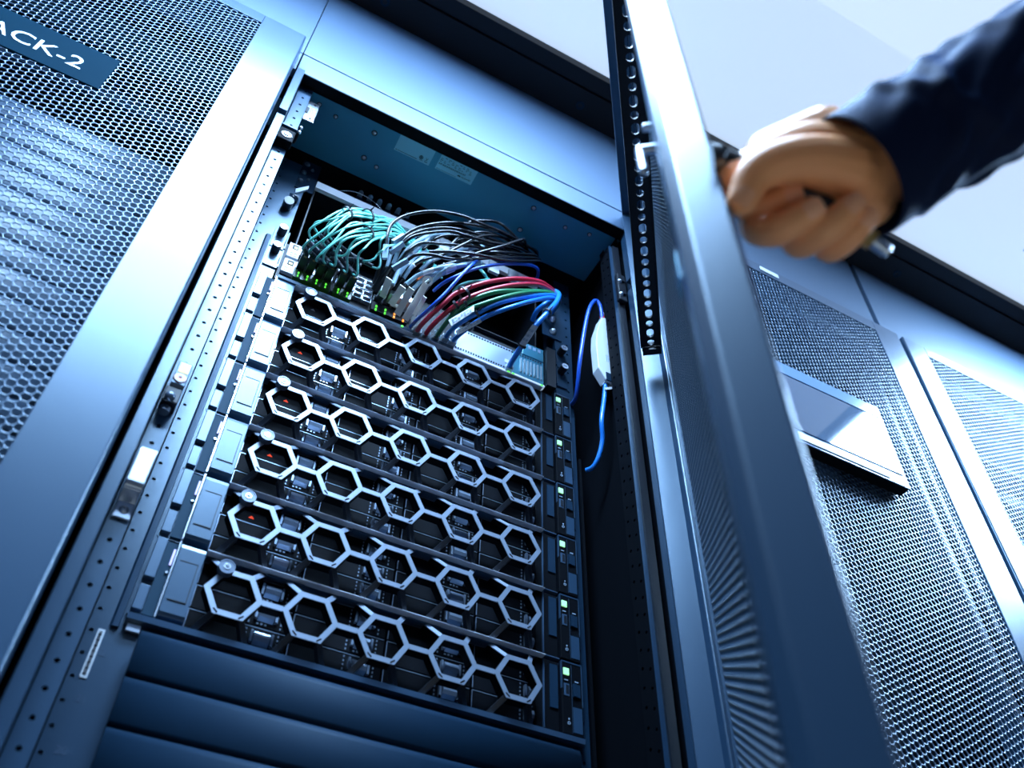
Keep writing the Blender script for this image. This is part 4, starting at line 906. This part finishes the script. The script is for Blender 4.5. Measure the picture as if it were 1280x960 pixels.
# blank covers and lip with painted-in shine on the right half
def slots(x0, x1, z, n, mt, h=0.003):
    mb = MB(); p = (x1-x0)/n
    for k in range(n): mb.box(x0+k*p, x0+k*p+p*0.6, -0.0046, -0.0036, z, z+h, mt)
    return mb
m1 = obj('blank_cover', MB().box(0.2890, 0.3840, -0.0040, 0.0110, 1.6185, 1.6680), 'module', sw, bevel=0.0006)
obj('slot_row', slots(0.291, 0.382, 1.6205, 22, 'ink'), None, m1, kind='stuff'); obj('slot_row', slots(0.300, 0.392, 1.6625, 20, 'ink'), None, m1, kind='stuff')
m2 = obj('blank_cover', MB().box(0.3848, 0.4390, -0.0040, 0.0110, 1.6185, 1.6680), 'modteal', sw, bevel=0.0006)
obj('slot_row', slots(0.397, 0.437, 1.6630, 9, 'ink'), None, m2, kind='stuff')
gb = MB()
for k in range(7): gb.box(0.398+k*0.0058, 0.4003+k*0.0058, -0.0062, -0.0040, 1.6260, 1.6560)
obj('fin', gb, 'clear', m2)
obj('small_label', MB().box(0.3720, 0.3800, -0.0052, -0.0040, 1.6330, 1.6405), 'paper', m1)
m3 = obj('blank_cover', MB().box(0.4020, 0.4390, -0.0040, 0.0110, 1.6705, 1.6990), 'modteal', sw, bevel=0.0006)
obj('slot_row', slots(0.404, 0.437, 1.6880, 4, 'module', 0.007), None, m3, kind='stuff')
obj('painted_shine_lip', MB().prism([(-0.0050, 1.6120), (-0.0060, 1.6128), (-0.0055, 1.6160), (0.011, 1.6160), (0.011, 1.6120)], 'x', 0.2885, 0.4395), 'shinelip', sw)
for x in (0.376, 0.384, 0.432): obj('status_light', MB().box(x, x+0.004, -0.0075, -0.0062, 1.6118, 1.6134), 'green', sw)
obj('side_post', MB().box(0.4405, 0.4560, -0.012, 0.011, 1.6130, 1.7000), 'black', sw)

# dark subrack with the silver lip
sb = thing('equipment_shelf', 'dark shelf unit with a bright silver front lip behind the cables', 'shelf unit', (0.2413, 0.1, 1.703))
obj('lip', MB().box(0.0330, 0.4300, -0.0035, 0.0030, 1.8600, 1.8780), 'silver', sb)
obj('top_plate', MB().box(0.0330, 0.4300, 0.0032, 0.40, 1.8760, 1.8780), 'black', sb)
for a in (0.0330, 0.4280): obj('side_plate', MB().box(a, a+0.002, 0.0032, 0.40, 1.7030, 1.8755), 'black', sb)
obj('back_plate', MB().box(0.0352, 0.4278, 0.085, 0.087, 1.7030, 1.8755), 'dark', sb)
obj('bottom_plate', MB().box(0.0330, 0.4300, 0.006, 0.40, 1.7012, 1.7028), 'black', sb)
obj('patch', MB().box(0.0590, 0.0665, 0.0815, 0.0848, 1.858, 1.8725), 'gold', sb)
for x in (0.052, 0.078, 0.115, 0.16): obj('slot', MB().box(x, x+0.010, 0.0835, 0.0848, 1.868, 1.870), 'blank', sb)
for cx in (0.245, 0.300, 0.335, 0.372): obj('tag_card', MB().box(cx, cx+0.018, -0.010, -0.0045, 1.838, 1.868), 'paper', sb)
for a, b in ((0.0030, 0.0320),):
    ep = obj('mounting_ear', MB().box(a, b, -0.0008, 0.001, 1.8420, 1.9250), 'blank', sb)
    for x, z in ((0.0095, 1.914), (0.0090, 1.888), (0.0085, 1.862), (0.0200, 1.903), (0.0190, 1.872)):
        obj('screw', MB().dome((x, -0.0008, z), (0, -1, 0), 0.0048 if x < 0.012 else 0.0028, 0.004, mt='lock'), None, ep)
ep = obj('mounting_ear', MB().box(0.4400, 0.4750, -0.0008, 0.001, 1.7450, 1.8600), 'blank', sb)
for z in (1.792, 1.760): obj('screw', MB().dome((0.4590, -0.0008, z), (0, -1, 0), 0.0060, 0.007, mt='steel'), None, ep)
obj('bracket', MB().hexa([(0.0060, -0.010, 1.823), (0.0220, -0.022, 1.826), (0.0225, -0.022, 1.817), (0.0075, -0.010, 1.812)], (0, 0.003, -0.001), 'white').hexa([(0.000, -0.004, 1.815), (0.012, -0.020, 1.790), (0.014, -0.020, 1.786), (0.001, -0.004, 1.805)], (0.001, 0.006, 0), 'ear2'), None, sb)
obj('release_knob', MB().cyl((0.0030, -0.001, 1.782), (0.0030, -0.016, 1.778), 0.0075, seg=12).cyl((0.010, -0.001, 1.800), (0.010, -0.012, 1.800), 0.0050, seg=10), 'rubber', sb)
# terminal block under the roof
tb = thing('terminal_block', 'row of six pale terminal studs under the rack roof', 'terminal block', (0.15, 0.03, 1.90))
obj('base', MB().box(0.094, 0.205, 0.030, 0.050, 1.879, 1.932), 'black', tb)
for k in range(6):
    x = 0.1045+0.0168*k
    st = obj('stud', MB().cyl((x, 0.030, 1.919), (x, 0.008, 1.919), 0.0048, 0.0042, 10).dome((x, 0.008, 1.919), (0, -1, 0), 0.0042, 0.004, 10), 'grey', tb)
    obj('stud_base', MB().box(x-0.0055, x+0.0055, 0.012, 0.0298, 1.888, 1.912), 'blank', st)

# ------------------------------------------------------------------ cables
def ordn(i): return ['first', 'second', 'third', 'fourth', 'fifth', 'sixth', 'seventh', 'eighth', 'ninth', 'tenth', 'eleventh', 'twelfth', 'thirteenth', 'fourteenth', 'fifteenth', 'sixteenth'][i]
def cable(pts, r, mt, label, group, seg=8, sub=6):
    mb = MB().tube(pts, r, seg, sub)
    c0 = Vector(pts[len(pts)//2])
    o = obj('patch_cable', mb, mt, own=tuple(c0))
    o.name = 'patch_cable'
    LOC[o.name] = c0
    tag(o, label, 'cable', group)
    o['_n'] = 0
    del o['_n']
    return o, mb.path
def boxdir(p, d, w, h, l, mt=None, mb=None, up=(0, 0, 1)):
    """box of section w x h that starts at p and runs l along d"""
    p = Vector(p); d = Vector(d).normalized(); s = d.cross(Vector(up)).normalized(); u = s.cross(d)
    q = [p + s*a*w/2 + u*b*h/2 for a, b in ((-1, -1), (1, -1), (1, 1), (-1, 1))]
    return (mb or MB()).hexa([tuple(x) for x in q], d*l, mt)

FIB = 'aqua fibre cables of the switch'
for i, pts in enumerate(DAT['fibre']):
    x = PX[i % 6]; row = i//6
    # plug in its port, boot bending towards the cable
    zp = (1.6530, 1.6830)[row % 2] if row < 2 else (1.6680, 1.6950)[i % 2]
    xp = x if row < 2 else x + 0.0065
    port = (xp, -0.001, zp)
    full = [(xp, -0.030, zp)] + [tuple(p) for p in pts]
    o, path = cable(full, 0.0016, 'aqua', (('aqua fibre cable of the %s plug in the lower plug row, counted from the left' % ordn(i)) if i < 6 else ('aqua fibre cable of the %s plug in the upper plug row, counted from the left' % ordn(i-6)) if i < 12 else ('aqua fibre cable, %s of the four in the topmost short plug row' % ordn(i-12))), FIB, 6, 6)
    obj('plug', MB().box(xp-0.0052, xp+0.0052, -0.0290, -0.0012, zp-0.0048, zp+0.0048, 'rubber').box(xp-0.0020, xp+0.0020, -0.0292, -0.0270, zp-0.0058, zp-0.0047, 'gold').box(xp-0.0054, xp-0.0046, -0.020, -0.004, zp-0.0050, zp-0.0040, 'steel'), None, o)
    p0 = Vector((xp, -0.029, zp)); bt = MB()
    d = (Vector(pts[0])-p0)
    for k in range(4):
        q = p0 + d*(k/4.5); bt.cyl(q, q + d*0.19, 0.0046-0.0004*k, 0.0042-0.0004*k, 8, 'rubber')
        bt.ring(q + d*0.19, d, 0.0024, 0.0044-0.0004*k, 0.0010, 8, 'lock')
    obj('boot', bt, None, o)
# ties around the fibre bunch
for k, (a, b) in enumerate((((0.0712, -0.085, 1.765), (0.0790, -0.086, 1.742)), ((0.0955, -0.083, 1.752), (0.0935, -0.085, 1.728)), ((0.118, -0.083, 1.745), (0.116, -0.080, 1.715)))):
    pass
BLK = 'black power and copper cables'
bl = ['topmost black cable arching highest over the cable bunch', 'black cable curving just beneath the topmost arch', 'black cable running third below the roof, through the middle of the arch', 'lowest black cable, dipping over the white tags', 'long black cable lying across the front of the bunch to its right edge',
      'black cable that rises rightwards across the others', 'short black cable tucked behind the middle arches', 'black cable peeling off the top arch and dropping at the right edge', 'black cable behind the second arch, looping to the right edge', 'black cable end just above the royal blue ones', 'black cable deep inside behind the grey leads', 'black cable lying close under the second arch', 'black cable rising from the grey leads into the arches', 'black cable just above the royal blue arch, ending at the right edge', 'black cable starting low among the grey plugs']
for i, pts in enumerate(DAT['black']):
    o, path = cable(pts, 0.0025, 'kblack', bl[i], BLK, 8, 6)
    if i in (0, 1, 2, 3):
        d = Vector(pts[0])-Vector(pts[1]); sl = MB()
        boxdir(Vector(pts[0]), d, 0.0075, 0.0045, 0.024, 'grey', sl)
        obj('marker_sleeve', sl, None, o)
gl = ['grey lead with a standing marker beside the aqua bunch', 'thick grey lead left of the cream pull tabs', 'grey lead reaching up to the black arches', 'grey lead between the cream tabs and the arches', 'grey printed lead running right above the ring shaped tab', 'pale grey lead, upper of the pair beside the royal blue cable', 'pale grey lead, lower of the pair beside the royal blue cable', 'short grey lead ending behind the ring shaped tab', 'grey lead just right of the standing marker', 'grey lead second right of the standing marker', 'grey lead passing behind the orange cap', 'grey lead curving above the printed pull tab', 'grey lead deep behind the lowest black cable', 'grey lead hindmost under the black arches']
for i, pts in enumerate(DAT['grey']):
    o, path = cable(pts, 0.0032 if i not in (5, 6) else 0.0030, 'grey', gl[i], 'grey leads in the middle of the switch', 8, 6)
    n = len(path); mb = MB()
    a = path[n//3]; d = path[min(n//3+6, n-1)]-a
    mb.cyl(a, a + d.normalized()*0.016, 0.0037, 0.0037, 8)
    obj('marker_sleeve', mb, 'paper', o)
    # black plug end in the switch
    p0 = Vector(pts[0]); q = Vector((max(0.158, p0.x*0.96), -0.004, p0.z*0.5+0.5*1.66)); mb = MB()
    mb.cyl(q, p0, 0.0055, 0.0038, 8, 'rubber')
    obj('plug', mb, None, o)
# cream pull tabs hanging from transceivers
tl = ['flat cream pull tab standing left of the others', 'narrow cream pull tab second from the left', 'cream pull tab third from the left, above the orange lights', 'tall cream pull tab ending in a ring', 'printed cream pull tab right of the ringed one']
for i, t_ in enumerate(DAT['ptab']):
    a, b = Vector(t_[0][0]), Vector(t_[0][1])
    c = thing('pull_tab', tl[i], 'tab', tuple((a+b)/2), 'cream pull tabs of the transceivers')
    d = a-b; L_ = d.length
    mb = MB(); boxdir(b, d, 0.0100, 0.0016, L_, None, mb, up=(0.35, -0.5, 1))
    obj('strip', mb, 'offw', c, bevel=0.0004)
    if i in (3,):
        obj('ring', MB().ring(a + d.normalized()*0.004, (-0.18, -0.57, -0.8), 0.0042, 0.0074, 0.0022, 18), 'offw', c)
    if i == 4: obj('print', boxdir(b+d*0.15+Vector((0, -0.0012, 0)), d, 0.006, 0.0008, L_*0.6, None, None, up=(0.35, -0.5, 1)), 'print', c)
    tr = MB(); boxdir((b.x, -0.0068, 1.6560), (0, -1, 0), 0.0110, 0.0090, 0.018, 'steel', tr)
    obj('transceiver', tr, None, c)
for i, q in enumerate(DAT['tab']):
    tag(obj('tag_card', MB().hexa(q, (0.0006, 0.0012, 0)), 'offw', own=q[0]), ['pale tag card standing among the grey plugs, left one', 'pale tag card among the grey plugs, right beside the cream tabs'][i], 'tag')
tag(obj('cable_hook', MB().tube([(0.214, -0.055, 1.663), (0.222, -0.065, 1.672), (0.231, -0.07, 1.690), (0.238, -0.07, 1.706), (0.236, -0.066, 1.716)], [0.0014, 0.0024, 0.0026, 0.002, 0.001], 8, 5), 'offw', own=(0.225, -0.065, 1.68)), 'curved cream hook above the ring shaped pull tab', 'hook')
tag(obj('plug_cap', MB().cyl((0.206, -0.05, 1.672), (0.213, -0.062, 1.684), 0.0050, 0.0042, 10), 'orange', own=(0.21, -0.055, 1.678)), 'small orange plug cap between the grey leads', 'cap')
M['orange_cap'] = mat('orange_plastic', (0.55, 0.10, 0.02), 0.4)
bpy.data.objects['plug_cap'].data.materials[0] = M['orange_cap']
for i, pts in enumerate(DAT['royal']):
    cable(pts, 0.0026, 'croyal', ['royal blue cable arching over the red ones to the right edge', 'royal blue cable crossing upward in front of the grey leads'][i], 'royal blue cables', 8, 6)
for i, pts in enumerate(DAT['teal']):
    cable(pts, 0.0024, 'aqua', ['short thick teal lead just above the red cables', 'thin teal lead behind the royal blue arch'][i], 'loose teal leads', 8, 6)
def rj_plug(o, pts):
    p = Vector(pts[0]); d = Vector(pts[1])-p; mb = MB()
    boxdir((p.x, -0.0005, p.z), (0, -1, 0), 0.0110, 0.0085, 0.012, 'clear', mb)
    boxdir(p + d*0.28, d, 0.0095, 0.0078, d.length*0.42, 'clear', mb)
    boxdir(p + Vector((0, -0.012, 0.0045)), d, 0.0050, 0.0012, 0.012, 'clear', mb)
    obj('plug', mb, None, o)
rd = ['upper of the two dark red network cables', 'lower of the two dark red network cables, hugging the green one']
gr = ['green network cable bent just beneath the red pair', 'second green network cable, coming from behind the white flag label']
bb_ = ['bright blue network cable, highest of the blue ones', 'bright blue network cable under the highest blue one', 'thick blue cable that drops from the bend to the module socket, with white flag', 'short blue loop inside the bend at the right edge']
for i, pts in enumerate(DAT['red']):
    o, _ = cable(pts, 0.0034, 'cred', rd[i], 'red network cables', 10, 6); rj_plug(o, pts)
for i, pts in enumerate(DAT['green']):
    o, _ = cable(pts, 0.0034, 'cgreen', gr[i], 'green network cables', 10, 6)
    if i == 0: rj_plug(o, pts)
blues = []
for i, pts in enumerate(DAT['blue']):
    o, pth = cable(pts, (0.0034, 0.0034, 0.0042, 0.0040)[i], 'cblue', bb_[i], 'blue network cables', 10, 6)
    if i < 3: rj_plug(o, pts)
    blues.append((o, pth))
fl = ['upper white flag label on the blue and green cables', 'lower white flag label just under the first one', 'white flag label on the single blue cable at the right']
for i, q in enumerate(DAT['flag']):
    o = obj('flag_label', MB().hexa(q, (0.0003, 0.0012, -0.0003)), 'paper', own=q[0]); tag(o, fl[i], 'label', 'white flag labels')
    a, b, c_, d_ = [Vector(p)-Vector((0.0003, 0.0008, 0)) for p in q]
    mb = MB()
    for v0 in (0.25, 0.5, 0.72):
        for k in range(7):
            if (k*3+int(v0*10)) % 4 == 0: continue
            u0, u1 = 0.08+k*0.12, 0.08+k*0.12+0.085
            P = lambda u, v: tuple((a*(1-u)+b*u)*(1-v)+(d_*(1-u)+c_*u)*v)
            mb.hexa([P(u0, v0), P(u1, v0), P(u1, v0+0.1), P(u0, v0+0.1)], (0, 0.0004, 0))
    LOC[o.name] = Vector(q[0])
    obj('lettering', mb, 'print', o, kind='stuff')
# black ties that bundle the cables
def tie(c, ax, r, label):
    o = obj('cable_tie', MB().ring(Vector(c)-Vector(ax).normalized()*0.0018, ax, r, r+0.0014, 0.0036, 16).cyl(Vector(c)+Vector((0, -r-0.001, 0)), Vector(c)+Vector((0.003, -r-0.007, 0.004)), 0.0016, 0.0006, 6), 'rubber', own=tuple(c))
    tag(o, label, 'cable tie', 'black cable ties')
def pt(kind, i, k): return Vector(DAT[kind][i][k])
def dirn(kind, i, k): return Vector(DAT[kind][i][k+1])-Vector(DAT[kind][i][k-1])
tie((pt('red', 0, 4)+pt('red', 1, 4))/2, dirn('red', 0, 4), 0.0105, 'black tie around the red cables, higher one')
tie(pt('red', 1, 3), dirn('red', 1, 3), 0.0055, 'black tie low on the lower red cable')
tie(pt('green', 0, 3), dirn('green', 0, 3), 0.0052, 'black tie on the green cable beside the upper flag')
tie(pt('blue', 0, 3), dirn('blue', 0, 3), 0.0052, 'black tie on the blue cable next to the upper flag')
tie(pt('blue', 1, 2), dirn('blue', 1, 2), 0.0052, 'black tie low on the blue cable by the lower flag')
tie(pt('blue', 2, 4), dirn('blue', 2, 4), 0.0052, 'black tie above the flag on the single blue cable')
tie(pt('blue', 2, 2), dirn('blue', 2, 2), 0.0052, 'black tie under the flag on the single blue cable')
tie(pt('fibre', 0, 2), dirn('fibre', 0, 2), 0.009, 'black tie at the near left of the aqua bunch')
tie(pt('fibre', 1, 3), dirn('fibre', 1, 3), 0.011, 'black tie at the middle of the aqua bunch')
tie(pt('fibre', 6, 3), dirn('fibre', 6, 3), 0.010, 'black tie on the lower strands of the aqua bunch')

# thin pale wire arching over the silver lip
tag(obj('thin_wire', MB().tube([(0.055, 0.012, 1.879), (0.073, 0.004, 1.893), (0.096, -0.002, 1.898), (0.120, -0.004, 1.893), (0.140, -0.004, 1.880), (0.150, 0.002, 1.879)], 0.0010, 6, 6), 'edge', own=(0.1, 0, 1.89)), 'thin pale wire arching above the silver lip', 'wire')

# white adapter with its two blue cables in the gap beside the servers
A_ = DAT['adapter']
top, bot = Vector(A_[0]), Vector(A_[1])
ad = thing('adapter_box', 'small white adapter box hanging between blue cables beside the right post', 'adapter', tuple((top+bot)/2))
d = bot-top
prof = [(-0.0185, 0.50), (-0.0165, 0.30), (-0.006, 0.02), (0.012, -0.04), (0.016, 0.0), (0.016, 0.90), (0.011, 1.0), (-0.004, 1.0), (-0.0165, 0.86)]
vs = []
for yy in (-0.0085, 0.0085):
    for a, b in prof: vs.append((top.x+d.x*b+a, top.y+yy, top.z+d.z*b))
n = len(prof)
mb = MB().add(vs, [tuple(range(n)), tuple(range(2*n-1, n-1, -1))]+[(i, i+n, (i+1) % n+n, (i+1) % n) for i in range(n)])
obj('case', mb, 'white', ad, bevel=0.0015)
mk = MB()
for k in range(9): mk.box(top.x+0.001+(k % 2)*0.001, top.x+0.0035, top.y-0.0090, top.y-0.0084, top.z+d.z*(0.18+k*0.06), top.z+d.z*(0.20+k*0.06))
for k in range(4): mk.box(top.x-0.004+k*0.003, top.x-0.003+k*0.003, top.y-0.0092, top.y-0.0084, top.z+d.z*0.72, top.z+d.z*0.62)
obj('lettering', mk, 'print', ad, kind='stuff')
obj('socket', MB().box(bot.x-0.004, bot.x+0.010, bot.y-0.0095, bot.y-0.0080, bot.z-0.001, bot.z+0.016), 'blank', ad)
o, _ = cable(DAT['acab1'], 0.0032, 'croyal', 'blue cable looping into the top of the white adapter box', 'blue cables of the adapter', 10, 6)
e = Vector(DAT['acab1'][-1])
obj('collar', MB().cyl(e+Vector((0, 0, 0.010)), e+Vector((0, 0, 0.001)), 0.0040, mt='red').cyl(e+Vector((0, 0, 0.017)), e+Vector((0, 0, 0.0101)), 0.0038, mt='paper'), None, o)
obj('plug', boxdir(e+Vector((0, 0, 0.001)), (0, 0, -1), 0.009, 0.008, 0.012, 'clear', None, up=(0, 1, 0)), None, o)
o, _ = cable(DAT['acab2'], 0.0034, 'cblue', 'blue cable hanging from the bottom of the white adapter box', 'blue cables of the adapter', 10, 6)
e = Vector(DAT['acab2'][0])
obj('plug', boxdir(e+Vector((0, 0, 0.010)), (0, 0, -1), 0.009, 0.008, 0.016, 'clear', None, up=(0, 1, 0)), None, o)
obj('tie_strap', MB().hexa([(e.x-0.006, e.y-0.005, e.z-0.024), (e.x+0.020, e.y-0.004, e.z-0.006), (e.x+0.020, e.y-0.004, e.z-0.001), (e.x-0.006, e.y-0.005, e.z-0.019)], (0, 0.0012, 0)), 'white', o)

# ------------------------------------------------------------------ the person's arm
HD = DAT['hand']
person = thing('person', 'arm in a navy suit sleeve, bare hand pulling the open door by its black handle', 'person', HD['palm'][1][0])
def capsule(mb, pts, rs):
    """round-ended tapered chain"""
    pts = [Vector(p) for p in pts]
    mb.tube(pts, rs, 14, 6)
    path = mb.path
    for p, r, q in ((path[0], rs[0], path[1]), (path[-1], rs[-1], path[-2])):
        dd = (p-q).normalized()
        u = dd.orthogonal().normalized(); v = dd.cross(u); vs = []
        for k in range(-4, 5):
            t = math.pi/2*k/4.0
            for i in range(12):
                g = 2*math.pi*i/12
                vs.append(tuple(p + dd*(r*math.sin(t)) + (u*math.cos(g)+v*math.sin(g))*(r*max(0.02, math.cos(t)))))
        fs = [(k*12+i, k*12+(i+1) % 12, (k+1)*12+(i+1) % 12, (k+1)*12+i) for k in range(8) for i in range(12)]
        fs += [tuple(range(11, -1, -1)), tuple(range(96, 108))]
        mb.add(vs, fs)
hm = MB()
F_ = SLV = DAT['sleeve']
capsule(hm, [SLV[2][0], HD['wrist'][1], HD['wrist'][2]], [0.027, 0.0255, 0.025])
for k, p in enumerate(HD['palm']): capsule(hm, p, [0.0185, 0.0155, 0.0135])
capsule(hm, HD['index'], [0.0120, 0.0105, 0.0095, 0.0075])
capsule(hm, HD['middle'], [0.0115, 0.0106, 0.0098, 0.0080])
capsule(hm, HD['ring'], [0.0114, 0.0102, 0.0095, 0.0077])
capsule(hm, HD['pinky'], [0.0104, 0.0093, 0.0085, 0.0068])
capsule(hm, HD['thumb'], [0.0185, 0.0140, 0.0115, 0.0084])
capsule(hm, HD['back'], [0.020, 0.015])
capsule(hm, HD['web'], [0.020, 0.0165, 0.0125])
hand = obj('hand', hm, 'skin', person, smooth_all=True)
rm = hand.modifiers.new('remesh', 'REMESH'); rm.mode = 'VOXEL'; rm.voxel_size = 0.0009; rm.use_smooth_shade = True
sm = hand.modifiers.new('smooth', 'SMOOTH'); sm.factor = 0.5; sm.iterations = 4
dg = bpy.context.evaluated_depsgraph_get()
me = bpy.data.meshes.new_from_object(hand.evaluated_get(dg)); hand.modifiers.clear(); hand.data = me
me.polygons.foreach_set('use_smooth', [True]*len(me.polygons))
CAMP = Vector(CP)
def nail(tip, prev, r):
    tip = Vector(tip); d = (tip-Vector(prev)).normalized(); to = (CAMP-tip)
    u = (to - d*to.dot(d)).normalized(); s = d.cross(u)
    mb = MB(); N = 7; vs = []
    for i in range(N):
        for j in range(N):
            a = (i/(N-1)-0.5)*1.5; b = j/(N-1)
            wdt = 0.85 if 0 < j < N-1 else 0.6
            vs.append(tuple(tip + d*(-0.004+0.011*b) + u*((r+0.0006)*math.cos(a*wdt)*(1-0.25*b*b)) + s*((r+0.0004)*math.sin(a*wdt))))
    mb.add(vs, [(i*N+j, (i+1)*N+j, (i+1)*N+j+1, i*N+j+1) for i in range(N-1) for j in range(N-1)], None, True)
    obj('nail', mb, 'nail', hand)
nail(HD['thumb'][3], HD['thumb'][2], 0.0086); nail(HD['index'][3], HD['index'][2], 0.0074); nail(HD['middle'][3], HD['middle'][2], 0.0084); nail(HD['ring'][3], HD['ring'][2], 0.0081); nail(HD['pinky'][3], HD['pinky'][2], 0.0071)
# sleeve: rings along the forearm, folds where the cloth gathers
sp = [Vector(p) for p, r in SLV]; sr = [r for p, r in SLV]
NS, NR = 72, 90
tt = np.linspace(0, 1, NR)
ctrl = MB().tube(sp, 0.01, 4, 14); path = ctrl.path
def along(t):
    x = t*(len(path)-1); i = min(int(x), len(path)-2); return path[i].lerp(path[i+1], x-i)
vs = []
u = None
for k in range(NR):
    t = tt[k]; c = along(t); dd = (along(min(t+0.01, 1))-along(max(t-0.01, 0))).normalized()
    if u is None:
        u = dd.orthogonal().normalized()
    u = (u-dd*u.dot(dd)).normalized(); v = dd.cross(u)
    r = float(np.interp(t, np.linspace(0, 1, len(sr)), sr))
    for i in range(NS):
        g = 2*math.pi*i/NS
        amp = min(1, max(0, (t-0.05)/0.15))
        fold = amp*(0.0022*math.sin(9*g*0.33*3+26*t)*math.sin(17*t+2.0*math.sin(g)) + 0.0035*max(0, math.sin(2*g+30*t))**3*math.exp(-((t-0.28)/0.10)**2) + 0.0030*max(0, math.sin(g*2-22*t+1))**4)
        rr = r + fold
        vs.append(tuple(c + u*(rr*math.cos(g)) + v*(rr*math.sin(g)*0.96)))
mb = MB()
inner = []
c0 = along(0); d0 = (along(0.02)-along(0)).normalized()
for dep, sc in ((0.0, 0.955), (0.035, 0.93)):
    for i in range(NS):
        inner.append(tuple(c0 + d0*dep + (Vector(vs[i])-c0)*sc))
allv = inner[NS:]+inner[:NS]+vs
rows = NR+2
mb.add(allv, [(k*NS+i, k*NS+(i+1) % NS, (k+1)*NS+(i+1) % NS, (k+1)*NS+i) for k in range(rows-1) for i in range(NS)]+[tuple(range((rows-1)*NS, rows*NS))], None, True)
obj('sleeve', mb, 'cloth', person, smooth_all=True)
